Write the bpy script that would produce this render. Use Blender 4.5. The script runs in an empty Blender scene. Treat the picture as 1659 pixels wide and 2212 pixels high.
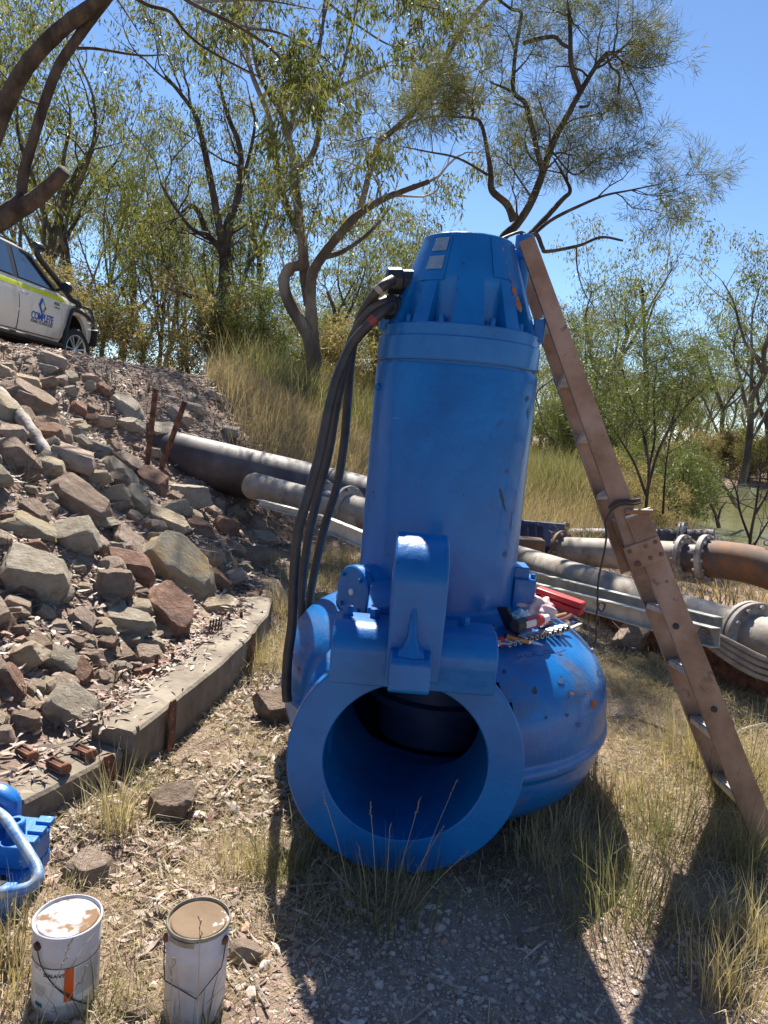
import bpy, bmesh, math, random
import numpy as np
from math import sin, cos, pi, radians, sqrt, atan2
from mathutils import Vector, Matrix

# ---------------------------------------------------------------- camera, sky, sun, exposure
scene = bpy.context.scene
COL = scene.collection
IW, IH, FPX = 1659.0, 2212.0, 1550.0
PITCH, ROLL, EYE = radians(-7.5), radians(5.0), 1.6
_f = np.array([0, cos(PITCH), sin(PITCH)]); _r = np.array([1.0, 0, 0]); _u = np.cross(_r, _f)
CR = cos(ROLL) * _r + sin(ROLL) * _u
CU = -sin(ROLL) * _r + cos(ROLL) * _u
CF = _f
CAM = np.array([0, 0, EYE])
cd = bpy.data.cameras.new('camera'); cam = bpy.data.objects.new('camera', cd); COL.objects.link(cam)
cd.sensor_fit = 'VERTICAL'; cd.sensor_height = 24.0; cd.lens = FPX / IH * 24.0
cd.clip_start = 0.05; cd.clip_end = 3000
cam.matrix_world = Matrix(((CR[0], CU[0], -CF[0], 0), (CR[1], CU[1], -CF[1], 0), (CR[2], CU[2], -CF[2], EYE), (0, 0, 0, 1)))
scene.camera = cam

SUN_EL, SUN_AZ = radians(52), radians(-6.5)          # azimuth measured from +Y towards +X
world = bpy.data.worlds.new('World'); scene.world = world; world.use_nodes = True
wn = world.node_tree.nodes; wl = world.node_tree.links
bg = wn['Background']; sky = wn.new('ShaderNodeTexSky'); sky.sky_type = 'NISHITA'
sky.sun_disc = False; sky.sun_elevation = SUN_EL; sky.sun_rotation = SUN_AZ
sky.altitude = 600; sky.air_density = 1.0; sky.dust_density = 0.0; sky.ozone_density = 6.0
bg.inputs['Strength'].default_value = 0.062
wl.new(sky.outputs[0], bg.inputs[0])
sd = bpy.data.lights.new('sun', 'SUN'); sd.energy = 5.0; sd.angle = radians(0.53); sd.color = (1, .95, .87)
sun = bpy.data.objects.new('sun', sd); COL.objects.link(sun)
_sv = Vector((sin(SUN_AZ) * cos(SUN_EL), cos(SUN_AZ) * cos(SUN_EL), sin(SUN_EL)))
sun.rotation_euler = _sv.to_track_quat('Z', 'Y').to_euler(); sun.location = (0, 20, 30)
scene.view_settings.view_transform = 'Standard'; scene.view_settings.look = 'None'
scene.view_settings.exposure = 1.42; scene.view_settings.gamma = 1; scene.view_settings.use_curve_mapping = False
scene.cycles.max_bounces = 6; scene.cycles.diffuse_bounces = 3; scene.cycles.transparent_max_bounces = 6
scene.cycles.use_denoising = True; scene.cycles.denoising_prefilter = 'ACCURATE'

# ---------------------------------------------------------------- helpers
rng = np.random.RandomState(7); random.seed(7)
K = 3024 / 1659.0                                  # source-photo pixels per working pixel
def ray(px, py): return CF + CR * (px - IW / 2) / FPX - CU * (py - IH / 2) / FPX
def aty(px, py, y):
    d = ray(px, py); return CAM + d * (y / d[1])
def atz(px, py, z):
    d = ray(px, py); return CAM + d * ((z - EYE) / d[2])
def proj(p):
    v = np.asarray(p, float) - CAM; z = v @ CF; return IW / 2 + FPX * (v @ CR) / z, IH / 2 - FPX * (v @ CU) / z
def sst(x, a, b):
    t = np.clip((np.asarray(x, float) - a) / (b - a), 0, 1); return t * t * (3 - 2 * t)
def vnoise(x, y, s, seed=0):
    x = np.asarray(x, float) / s; y = np.asarray(y, float) / s
    xi = np.floor(x).astype(np.int64); yi = np.floor(y).astype(np.int64); fx = x - xi; fy = y - yi
    fx = fx * fx * (3 - 2 * fx); fy = fy * fy * (3 - 2 * fy)
    def h(a, b):
        n = (a * 374761393 + b * 668265263 + seed * 1442695041) & 0xffffffff
        n = ((n ^ (n >> 13)) * 1274126177) & 0xffffffff
        return ((n ^ (n >> 16)) & 0xffff) / 65535.0
    return (h(xi, yi) * (1 - fx) + h(xi + 1, yi) * fx) * (1 - fy) + (h(xi, yi + 1) * (1 - fx) + h(xi + 1, yi + 1) * fx) * fy

TOE_Y = [0, 2.2, 2.86, 4.5, 5.5, 7.5, 9, 11, 14, 20, 40]
TOE_X = [-1.6, -1.35, -1.02, -.78, -.72, -.8, .2, 1.2, 2.0, 3.0, 4.0]
def g(x, y):
    x = np.asarray(x, float); y = np.asarray(y, float)
    d = np.interp(y, TOE_Y, TOE_X) - x
    s = np.interp(y, [3, 8, 12, 20, 40], [.55, .6, .42, .25, .15])
    emb = .12 * sst(d, 0, .12) + s * np.maximum(d - .38, 0)
    top = 2.0 + .16 * np.maximum(-x - 7.5, 0) * sst(y, 10, 24) - .02 * np.maximum(y - 15, 0)
    k = .18; h = np.clip(.5 + .5 * (top - emb) / k, 0, 1)
    emb = top * (1 - h) + emb * h - k * h * (1 - h)
    z = np.where(d > 0, emb, 0)
    z = z + .55 * sst(y, 12, 19) * sst(x, .5, 3) * (1 - sst(x - .33 * y, -1.5, 2.5)) * (1 - sst(y, 30, 60))
    z = z - .25 * sst(y, 5.5, 9) * sst(x, .8, 2.5)
    z = z - .75 * sst(y, 8.5, 18) * sst(x - .37 * y, -1.2, .8) * (1 - sst(y, 60, 80))
    riv = sst(x - .425 * y, -1.0, 2.2) * sst(y, 18.5, 23) * (1 - sst(y, 50, 56))
    z = z - 1.5 * riv
    near = (1 - sst(np.hypot(x, y - 5), 9, 20))
    z = z + near * (.05 * (vnoise(x, y, .9, 1) - .5) + .035 * (vnoise(x, y, .33, 2) - .5) + .018 * (vnoise(x, y, .12, 3) - .5)) * (1 + 2.2 * sst(d, .1, .8))
    z = z + (1 - near) * .35 * (vnoise(x, y, 4, 4) - .5)
    return z
def gz(x, y): return float(g(x, y))
def hit(px, py, tmax=60):
    d = ray(px, py); t = np.concatenate([np.arange(.8, 12, .02), np.arange(12, tmax, .1)])
    p = CAM[None] + d[None] * t[:, None]; below = p[:, 2] < g(p[:, 0], p[:, 1])
    i = int(np.argmax(below)) if below.any() else len(t) - 1
    return p[i]

ORIG = {}
def tag(o, label=None, cat=None, group=None, kind=None):
    if label: o['label'] = label
    if cat: o['category'] = cat
    if group: o['group'] = group
    if kind: o['kind'] = kind
    return o
def empty(name, loc, label=None, cat=None, group=None):
    o = bpy.data.objects.new(name, None); COL.objects.link(o); o.location = loc; o.empty_display_size = .1
    ORIG[o.name] = np.array(loc, float); return tag(o, label, cat, group)
def mesh_np(name, V, F, mat, smooth=False, angle=None):
    """V (n,3), F list of index arrays with a fixed corner count each, or an (m,k) array"""
    me = bpy.data.meshes.new(name); V = np.asarray(V, np.float32)
    me.vertices.add(len(V)); me.vertices.foreach_set('co', V.ravel())
    blocks = [np.asarray(F)] if not isinstance(F, list) else [np.asarray(b) for b in F if len(b)]
    nl = sum(b.size for b in blocks); npol = sum(len(b) for b in blocks)
    me.loops.add(nl); me.loops.foreach_set('vertex_index', np.concatenate([b.ravel() for b in blocks]).astype(np.int32))
    tot = np.concatenate([np.full(len(b), b.shape[1], np.int32) for b in blocks])
    st = np.concatenate([[0], np.cumsum(tot)[:-1]]).astype(np.int32)
    me.polygons.add(npol); me.polygons.foreach_set('loop_start', st); me.polygons.foreach_set('loop_total', tot)
    me.polygons.foreach_set('use_smooth', np.full(npol, bool(smooth)))
    me.update(calc_edges=True); me.validate(verbose=False)
    if smooth and angle: me.set_sharp_from_angle(angle=radians(angle))
    if mat is not None: me.materials.append(mat)
    return me
def obj(name, me, parent=None, loc=None):
    o = bpy.data.objects.new(name, me); COL.objects.link(o)
    if loc is not None: o.location = loc
    if parent is not None: o.parent = parent
    return o
def frame(axis, hint=(0, 0, 1)):
    a = np.array(axis, float); a /= np.linalg.norm(a); h = np.array(hint, float)
    if abs(a @ h) > .95: h = np.array([1.0, 0, 0]) if abs(a[0]) < .9 else np.array([0, 1.0, 0])
    u = np.cross(h, a); u /= np.linalg.norm(u); return u, np.cross(a, u), a
def smooth_path(P, n=6):
    P = np.asarray(P, float)
    if len(P) < 3: return P
    Q = np.vstack([2 * P[0] - P[1], P, 2 * P[-1] - P[-2]]); out = []
    t = np.linspace(0, 1, n, endpoint=False)[:, None]
    for i in range(1, len(Q) - 2):
        a, b, c, d = Q[i - 1], Q[i], Q[i + 1], Q[i + 2]
        out.append(.5 * (2 * b + (c - a) * t + (2 * a - 5 * b + 4 * c - d) * t ** 2 + (3 * b - a - 3 * c + d) * t ** 3))
    return np.vstack(out + [P[-1:]])
class MB:
    def __init__(s): s.v = []; s.f = []; s.n = 0
    def add(s, V, F):
        V = np.asarray(V, float); s.v.append(V); s.f += [[i + s.n for i in f] for f in F]; s.n += len(V); return s
    def box(s, c, size, rot=None):
        x, y, z = np.array(size) / 2
        V = np.array([[-x, -y, -z], [x, -y, -z], [x, y, -z], [-x, y, -z], [-x, -y, z], [x, -y, z], [x, y, z], [-x, y, z]])
        if rot is not None: V = V @ np.asarray(rot).T
        return s.add(V + np.array(c), [(0, 3, 2, 1), (4, 5, 6, 7), (0, 1, 5, 4), (1, 2, 6, 5), (2, 3, 7, 6), (3, 0, 4, 7)])
    def tube(s, P, r, n=10, cap=True):
        P = np.asarray(P, float); m = len(P); r = np.broadcast_to(np.asarray(r, float), (m,))
        T = np.gradient(P, axis=0); T /= np.linalg.norm(T, axis=1)[:, None] + 1e-12
        u, w, _ = frame(T[0]); V = []
        a = np.arange(n) * 2 * pi / n
        for i in range(m):
            u = u - T[i] * (u @ T[i]); u /= np.linalg.norm(u) + 1e-12; w = np.cross(T[i], u)
            V.append(P[i] + r[i] * (np.cos(a)[:, None] * u + np.sin(a)[:, None] * w))
        F = [(i * n + j, i * n + (j + 1) % n, (i + 1) * n + (j + 1) % n, (i + 1) * n + j) for i in range(m - 1) for j in range(n)]
        if cap: F += [tuple(range(n))[::-1], tuple((m - 1) * n + j for j in range(n))]
        return s.add(np.vstack(V), F)
    def lathe(s, prof, n=48, c=(0, 0, 0), axis=(0, 0, 1), cap=True, rf=None):
        u, w, a = frame(axis); th = np.arange(n) * 2 * pi / n; V = []
        for (r, z) in prof:
            rr = np.full(n, r) if rf is None else rf(th, r, z) + np.zeros(n)
            V.append(np.array(c) + a * z + rr[:, None] * (np.cos(th)[:, None] * u + np.sin(th)[:, None] * w))
        m = len(prof)
        F = [(i * n + j, i * n + (j + 1) % n, (i + 1) * n + (j + 1) % n, (i + 1) * n + j) for i in range(m - 1) for j in range(n)]
        if cap:
            if prof[0][0] > 1e-6: F.append(tuple(range(n))[::-1])
            if prof[-1][0] > 1e-6: F.append(tuple((m - 1) * n + j for j in range(n)))
        return s.add(np.vstack(V), F)
    def cyl(s, a, b, r, n=16, r2=None):
        a = np.array(a, float); b = np.array(b, float); L = np.linalg.norm(b - a)
        return s.lathe([(r, 0), (r if r2 is None else r2, L)], n, a, b - a)
    def prism(s, poly, ext):
        P = np.asarray(poly, float); n = len(P); e = np.array(ext, float)
        F = [tuple(range(n))[::-1], tuple(range(n, 2 * n))] + [(i, (i + 1) % n, n + (i + 1) % n, n + i) for i in range(n)]
        return s.add(np.vstack([P, P + e]), F)
    def grid(s, G):
        G = np.asarray(G, float); a, b = G.shape[:2]
        return s.add(G.reshape(-1, 3), [(i * b + j, i * b + j + 1, (i + 1) * b + j + 1, (i + 1) * b + j) for i in range(a - 1) for j in range(b - 1)])
    def verts(s): return np.vstack(s.v)
    def build(s, name, mat, parent=None, smooth=True, angle=32, bevel=0, seg=2, local=False, fixn=True):
        V = s.verts()
        if parent is not None and not local: V = V - ORIG.get(parent.name, np.zeros(3))
        loc = None
        if parent is None and not local:
            loc = np.array([V[:, 0].mean(), V[:, 1].mean(), V[:, 2].min()]); V = V - loc
        me = bpy.data.meshes.new(name); me.from_pydata(V.tolist(), [], s.f); me.update()
        if fixn or bevel:
            bm = bmesh.new(); bm.from_mesh(me)
            if fixn: bmesh.ops.recalc_face_normals(bm, faces=bm.faces)
            bm.to_mesh(me); bm.free()
        if smooth:
            me.polygons.foreach_set('use_smooth', [True] * len(me.polygons)); me.set_sharp_from_angle(angle=radians(angle))
        if mat: me.materials.append(mat)
        o = obj(name, me, parent, loc)
        if parent is not None: ORIG[o.name] = ORIG.get(parent.name, np.zeros(3))
        elif loc is not None: ORIG[o.name] = loc
        if bevel:
            b = o.modifiers.new('bevel', 'BEVEL'); b.width = bevel; b.segments = seg; b.limit_method = 'ANGLE'; b.angle_limit = radians(35)
        return o
def copy_tree(o, parent=None):
    c = o.copy(); COL.objects.link(c); c.parent = parent
    for ch in list(o.children): copy_tree(ch, c)
    return c
def text_np(txt, size, extrude=0.0, bold=0.0, spacing=1.0):
    cu = bpy.data.curves.new('t', 'FONT'); cu.body = txt; cu.size = size; cu.extrude = extrude; cu.offset = bold; cu.space_character = spacing; cu.resolution_u = 3
    cu.align_x = 'CENTER'; cu.align_y = 'CENTER'
    o = bpy.data.objects.new('t', cu); COL.objects.link(o)
    dg = bpy.context.evaluated_depsgraph_get(); me = bpy.data.meshes.new_from_object(o.evaluated_get(dg))
    V = np.array([v.co[:] for v in me.vertices]); F = [tuple(p.vertices) for p in me.polygons]
    bpy.data.objects.remove(o); bpy.data.curves.remove(cu); bpy.data.meshes.remove(me); return V, F

# ---------------------------------------------------------------- materials
MATS = {}
def nmat(name, base=(.5, .5, .5), rough=.6, metal=0.0, cols=None, scale=4.0, detail=6, bump=0.0, bscale=None, spec=.5,
         coat=0.0, brough=.6, island=None, objrand=None, trans=0.0, stretch=None, patches=(), coord='Object', ramp=(.35, .65)):
    """cols: colours mixed by noise; island / objrand: colours picked per loose piece / per object; patches: (colour, scale, lo, hi[, rough])"""
    m = bpy.data.materials.new(name); m.use_nodes = True; N = m.node_tree.nodes; L = m.node_tree.links
    b = N['Principled BSDF']; out = N['Material Output']
    b.inputs['Roughness'].default_value = rough; b.inputs['Metallic'].default_value = metal
    b.inputs['Specular IOR Level'].default_value = spec; b.inputs['Coat Weight'].default_value = coat; b.inputs['Coat Roughness'].default_value = .12
    tc = N.new('ShaderNodeTexCoord'); vec = tc.outputs[coord]
    if stretch:
        mp = N.new('ShaderNodeMapping'); mp.inputs['Scale'].default_value = stretch; L.new(vec, mp.inputs[0]); vec = mp.outputs[0]
    def noise(sc, dt=6, ds=0, ro=None):
        n = N.new('ShaderNodeTexNoise'); n.inputs['Scale'].default_value = sc; n.inputs['Detail'].default_value = dt; n.inputs['Roughness'].default_value = ro or (.6 if brough == .6 else .7)
        n.inputs['Distortion'].default_value = ds; L.new(vec, n.inputs['Vector']); return n.outputs['Fac']
    def ramp_(fac, stops):
        r = N.new('ShaderNodeValToRGB'); e = r.color_ramp.elements
        while len(e) < len(stops): e.new(.5)
        for i, (p, c) in enumerate(stops): e[i].position = p; e[i].color = (*c, 1)
        L.new(fac, r.inputs[0]); return r.outputs[0]
    def mix(a, c, fac, mode='MIX'):
        x = N.new('ShaderNodeMix'); x.data_type = 'RGBA'; x.blend_type = mode
        if isinstance(fac, float): x.inputs[0].default_value = fac
        else: L.new(fac, x.inputs[0])
        for s, val in ((6, a), (7, c)):
            if isinstance(val, tuple): x.inputs[s].default_value = (*val, 1)
            else: L.new(val, x.inputs[s])
        return x.outputs[2]
    col = None
    if island or objrand:
        if island: gn = N.new('ShaderNodeNewGeometry'); fac = gn.outputs['Random Per Island']; src = island
        else: gn = N.new('ShaderNodeObjectInfo'); fac = gn.outputs['Random']; src = objrand
        col = ramp_(fac, [(i / (len(src) - 1), c) for i, c in enumerate(src)])
    if cols:
        k = len(cols); lo, hi = ramp
        c2 = ramp_(noise(scale, detail), [(lo + (hi - lo) * i / (k - 1), c) for i, c in enumerate(cols)])
        col = c2 if col is None else mix(col, c2, .5 if not objrand else .42)
    if col is None: col = base
    rg = None
    for pt in patches:
        c, sc, lo, hi = pt[:4]
        mk = ramp_(noise(sc, 8, .4), [(lo, (0, 0, 0)), (hi, (1, 1, 1))]); col = mix(col, c, mk)
        if len(pt) > 4:
            x = N.new('ShaderNodeMix'); x.data_type = 'FLOAT'; L.new(mk, x.inputs[0])
            x.inputs[2].default_value = rough if rg is None else 0
            if rg is not None: L.new(rg, x.inputs[2])
            x.inputs[3].default_value = pt[4]; rg = x.outputs[0]
    if isinstance(col, tuple): b.inputs['Base Color'].default_value = (*col, 1)
    else: L.new(col, b.inputs['Base Color'])
    if rg is not None: L.new(rg, b.inputs['Roughness'])
    if bump:
        bn = N.new('ShaderNodeBump'); bn.inputs['Strength'].default_value = 1.0; bn.inputs['Distance'].default_value = bump
        L.new(noise(bscale or scale * 3, 10, 0, brough), bn.inputs['Height']); L.new(bn.outputs[0], b.inputs['Normal'])
    if trans:
        t = N.new('ShaderNodeBsdfTranslucent'); ms = N.new('ShaderNodeMixShader'); ms.inputs[0].default_value = trans
        if isinstance(col, tuple): t.inputs[0].default_value = (*col, 1)
        else:
            L.new(mix(col, (1.0, .95, .55), 1.0, 'MULTIPLY'), t.inputs[0])
        L.new(b.outputs[0], ms.inputs[1]); L.new(t.outputs[0], ms.inputs[2]); L.new(ms.outputs[0], out.inputs[0])
    MATS[name] = m; return m
M = MATS
BLUE = (.003, .13, .42)
nmat('blue_paint', BLUE, .36, cols=[(.001, .085, .28), (.0015, .113, .355), (.003, .14, .41)], scale=3.0, bump=.0028, bscale=26, coat=.15, spec=.35,
     patches=[((.02, .05, .12), 7, .62, .74, .5), ((.035, .04, .045), 16, .70, .75, .6)])
nmat('blue_worn', BLUE, .34, cols=[(.001, .085, .28), (.0015, .113, .355), (.003, .14, .41)], scale=3.0, spec=.4, bump=.0025, bscale=38, coat=.25,
     patches=[((.10, .10, .10), 3.2, .56, .74, .6), ((.03, .035, .04), 13, .66, .72, .6), ((.22, .07, .03), 9, .70, .74, .8)])
nmat('blue_chipped', BLUE, .38, cols=[(.006, .115, .40), (.010, .16, .50)], scale=8, bump=.001, bscale=90, coat=.2, patches=[((.32, .40, .48), 22, .62, .66, .5)])
nmat('bar_worn', (.05, .16, .4), .4, cols=[(.02, .12, .42), (.16, .24, .34), (.34, .36, .36)], scale=22, bump=.001, bscale=90)
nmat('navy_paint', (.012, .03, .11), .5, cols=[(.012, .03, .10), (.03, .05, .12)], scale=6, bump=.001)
nmat('plate_metal', (.35, .36, .36), .38, metal=.8, cols=[(.30, .31, .31), (.42, .43, .42)], scale=30)
nmat('bare_steel', (.55, .55, .55), .3, metal=.9, cols=[(.45, .45, .46), (.7, .7, .7)], scale=40)
nmat('dark_socket', (.02, .02, .025), .35, metal=.5)
nmat('rust_spot', (.28, .09, .03), .9, cols=[(.20, .06, .02), (.40, .15, .06)], scale=60, bump=.002, bscale=160)
nmat('rust', (.14, .055, .03), .85, cols=[(.06, .025, .018), (.15, .06, .032), (.26, .11, .05)], scale=14, bump=.002, bscale=70)
nmat('rust_orange', (.3, .12, .04), .8, cols=[(.10, .07, .055), (.15, .085, .05), (.24, .10, .035)], scale=5, bump=.002, bscale=60)
nmat('rubber', (.03, .028, .026), .5, cols=[(.018, .017, .017), (.05, .042, .034)], scale=12, bump=.0008, bscale=60)
nmat('black_plastic', (.015, .016, .018), .45, cols=[(.012, .013, .015), (.03, .03, .03)], scale=20)
nmat('tape_white', (.3, .26, .22), .7); nmat('tape_red', (.22, .03, .025), .6)
nmat('pipe_grey', (.26, .23, .2), .7, cols=[(.14, .11, .085), (.255, .21, .165), (.35, .305, .25)], scale=3.5, bump=.002, bscale=40, patches=[((.10, .07, .05), 6, .6, .72)])
nmat('pipe_brown', (.11, .08, .075), .62, cols=[(.045, .032, .030), (.072, .053, .05), (.115, .095, .09)], scale=2.5, bump=.0015, bscale=30, patches=[((.5, .47, .44), 9, .74, .77)])
nmat('flange_steel', (.3, .27, .23), .7, cols=[(.16, .12, .10), (.30, .26, .22), (.38, .34, .3)], scale=9, bump=.001, bscale=70)
nmat('galvanised', (.5, .48, .42), .45, metal=.35, cols=[(.36, .34, .29), (.50, .48, .42), (.60, .58, .52)], scale=7, bump=.0008, bscale=50)
nmat('concrete', (.33, .29, .23), .9, cols=[(.12, .092, .064), (.19, .155, .112), (.25, .21, .155)], scale=4, bump=.006, bscale=40, patches=[((.10, .08, .06), 5, .55, .70), ((.20, .16, .12), 14, .6, .7)])
nmat('ladder_stile', (.30, .185, .13), .62, cols=[(.20, .105, .055), (.30, .17, .10), (.38, .245, .17)], scale=5, bump=.001, bscale=80, stretch=(1, 1, 1), patches=[((.13, .07, .045), 16, .62, .72)])
nmat('ladder_tread', (.5, .47, .42), .42, metal=.5, cols=[(.36, .33, .29), (.56, .54, .5)], scale=18, bump=.0012, bscale=220)
nmat('ladder_tape', (.12, .115, .11), .5)
nmat('can_white', (.52, .52, .56), .38, cols=[(.42, .41, .43), (.55, .55, .60)], scale=9, bump=.0006, bscale=30, patches=[((.30, .22, .16), 12, .66, .72)])
nmat('can_lid', (.36, .36, .38), .5, cols=[(.33, .33, .36), (.40, .40, .41)], scale=5, patches=[((.16, .085, .038), 11, .46, .54, .85), ((.20, .17, .15), 25, .6, .7)], bump=.001, bscale=60)
nmat('can_lid_dirty', (.30, .20, .12), .85, cols=[(.115, .07, .036), (.16, .105, .06)], scale=9, patches=[((.46, .47, .50), 11, .585, .62, .5)], bump=.001, bscale=60)
nmat('can_band', (.25, .24, .19), .5, metal=.4, cols=[(.16, .14, .10), (.32, .31, .26)], scale=30)
nmat('label_paper', (.62, .60, .58), .6, cols=[(.55, .53, .51), (.66, .64, .62)], scale=14)
nmat('print_grey', (.24, .24, .24), .6); nmat('print_black', (.03, .03, .03), .6); nmat('print_teal', (.01, .10, .13), .5); nmat('print_orange', (.62, .085, .008), .5)
nmat('wire', (.035, .03, .028), .6)
nmat('rag', (.60, .40, .40), .9, cols=[(.50, .30, .30), (.66, .48, .47), (.70, .56, .55)], scale=18, bump=.001, bscale=160, patches=[((.08, .06, .06), 14, .68, .74)])
nmat('red_case', (.40, .012, .012), .45, cols=[(.34, .010, .010), (.46, .018, .016)], scale=12)
nmat('red_print', (.42, .012, .016), .4); nmat('white_cap', (.72, .74, .74), .45); nmat('amber_grip', (.42, .16, .035), .5); nmat('maroon_grip', (.12, .012, .015), .5)
nmat('blue_wrench', (.02, .05, .28), .4); nmat('clear_bag', (.42, .58, .66), .25, coat=.5)
nmat('car_paint', (.76, .73, .68), .32, coat=.6, cols=[(.72, .69, .62), (.78, .76, .71)], scale=1.2, patches=[((.50, .44, .34), 2.2, .55, .8)])
nmat('car_black', (.012, .012, .013), .42); nmat('car_glass', (.010, .016, .024), .04, spec=.9, coat=.6)
nmat('car_chrome', (.75, .75, .75), .15, metal=1); nmat('tape_yellow', (.62, .70, .02), .4); nmat('logo_blue', (.012, .09, .42), .5); nmat('logo_dark', (.02, .03, .05), .5)
nmat('tyre', (.018, .017, .016), .75, bump=.003, bscale=40); nmat('alloy', (.62, .62, .62), .3, metal=.8); nmat('car_gap', (.01, .01, .01), .8); nmat('lamp_glass', (.5, .5, .5), .1, coat=1)
nmat('bark_dark', (.06, .045, .035), .95, cols=[(.022, .016, .013), (.055, .040, .030), (.10, .075, .055)], scale=6, bump=.03, bscale=14, stretch=(1, 1, .35))
nmat('bark_gum', (.14, .11, .085), .9, cols=[(.045, .034, .028), (.10, .08, .062), (.24, .205, .17)], scale=1.6, bump=.02, bscale=12, stretch=(1, 1, .4))
nmat('bark_pale', (.36, .32, .27), .85, cols=[(.14, .115, .095), (.34, .30, .26), (.50, .46, .40)], scale=1.8, bump=.008, bscale=12, stretch=(1, 1, .4))
nmat('wood_grey', (.26, .22, .18), .9, cols=[(.14, .115, .09), (.28, .24, .20), (.42, .38, .33)], scale=7, bump=.008, bscale=30)
nmat('dead_wood', (.09, .07, .06), .95, cols=[(.05, .04, .033), (.13, .105, .09)], scale=9, bump=.01, bscale=30)
GUM = [(.05, .072, .022), (.09, .115, .032), (.13, .15, .042), (.17, .18, .06), (.20, .19, .085), (.08, .10, .035)]
nmat('leaf_gum', rough=.55, island=GUM, trans=.48, spec=.22)
nmat('leaf_gum_light', rough=.5, island=[(.075, .10, .03), (.12, .15, .04), (.17, .19, .06), (.20, .20, .08), (.14, .16, .055)], trans=.5, spec=.22)
nmat('leaf_oak', rough=.6, island=[(.065, .085, .035), (.11, .125, .05), (.15, .155, .07), (.17, .15, .07)], trans=.4, spec=.2)
nmat('leaf_dark', rough=.5, island=[(.05, .075, .025), (.08, .11, .035), (.12, .14, .045)], trans=.45)
nmat('leaf_wattle', rough=.55, island=[(.06, .09, .025), (.10, .135, .038), (.15, .175, .055), (.18, .19, .08)], trans=.36, spec=.25)
nmat('leaf_dry', rough=.7, island=[(.15, .11, .06), (.22, .17, .09), (.28, .22, .13), (.15, .16, .055), (.32, .25, .17), (.19, .19, .07)], trans=.5, spec=.2)
nmat('grass_dry', rough=.75, island=[(.44, .36, .22), (.52, .44, .29), (.35, .28, .17), (.58, .51, .36), (.31, .28, .14), (.27, .20, .13)], trans=.35, spec=.2)
nmat('grass_tall', rough=.75, island=[(.30, .23, .15), (.38, .31, .22), (.22, .165, .11), (.44, .38, .28), (.22, .19, .11), (.28, .20, .145)], trans=.4, spec=.2)
nmat('grass_green', rough=.6, island=[(.10, .12, .045), (.16, .17, .07), (.23, .23, .12), (.14, .145, .08), (.34, .30, .19), (.27, .24, .15)], trans=.4, spec=.2)
nmat('litter', rough=.65, island=[(.40, .33, .27), (.30, .21, .165), (.48, .42, .35), (.19, .115, .085), (.26, .165, .13), (.36, .30, .24), (.16, .10, .075), (.33, .26, .19)], spec=.3)
nmat('pebble', rough=.85, island=[(.36, .28, .23), (.28, .195, .15), (.46, .385, .33), (.34, .21, .15), (.50, .44, .38)], bump=.002, bscale=80)
ROCKS = {'tan': [(.47, .37, .25), (.55, .46, .335), (.37, .27, .175)], 'grey': [(.40, .335, .25), (.49, .42, .325), (.30, .24, .175)],
         'brown': [(.30, .215, .155), (.38, .285, .215), (.22, .15, .105)], 'red': [(.29, .165, .115), (.37, .235, .165), (.21, .115, .08)],
         'yellow': [(.42, .36, .26), (.44, .32, .17), (.36, .33, .29)], 'pink': [(.45, .335, .25), (.53, .415, .325), (.35, .25, .18)]}
for kx, c in ROCKS.items():
    nmat('rock_' + kx, rough=.92, cols=[c[2], c[0], c[1], tuple(v * 1.12 for v in c[1])], scale=2.2, ramp=(.3, .72), bump=.055, bscale=4, brough=.76, detail=10, spec=.2,
         patches=[(tuple(v * .55 for v in c[2]), 5.5, .60, .72), (tuple(min(1, v * 1.35) for v in c[1]), 9, .66, .72)])
nmat('water', (.16, .16, .07), .06, spec=.5, cols=[(.13, .135, .06), (.20, .19, .09)], scale=.15, bump=.02, bscale=1.1)
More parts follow.
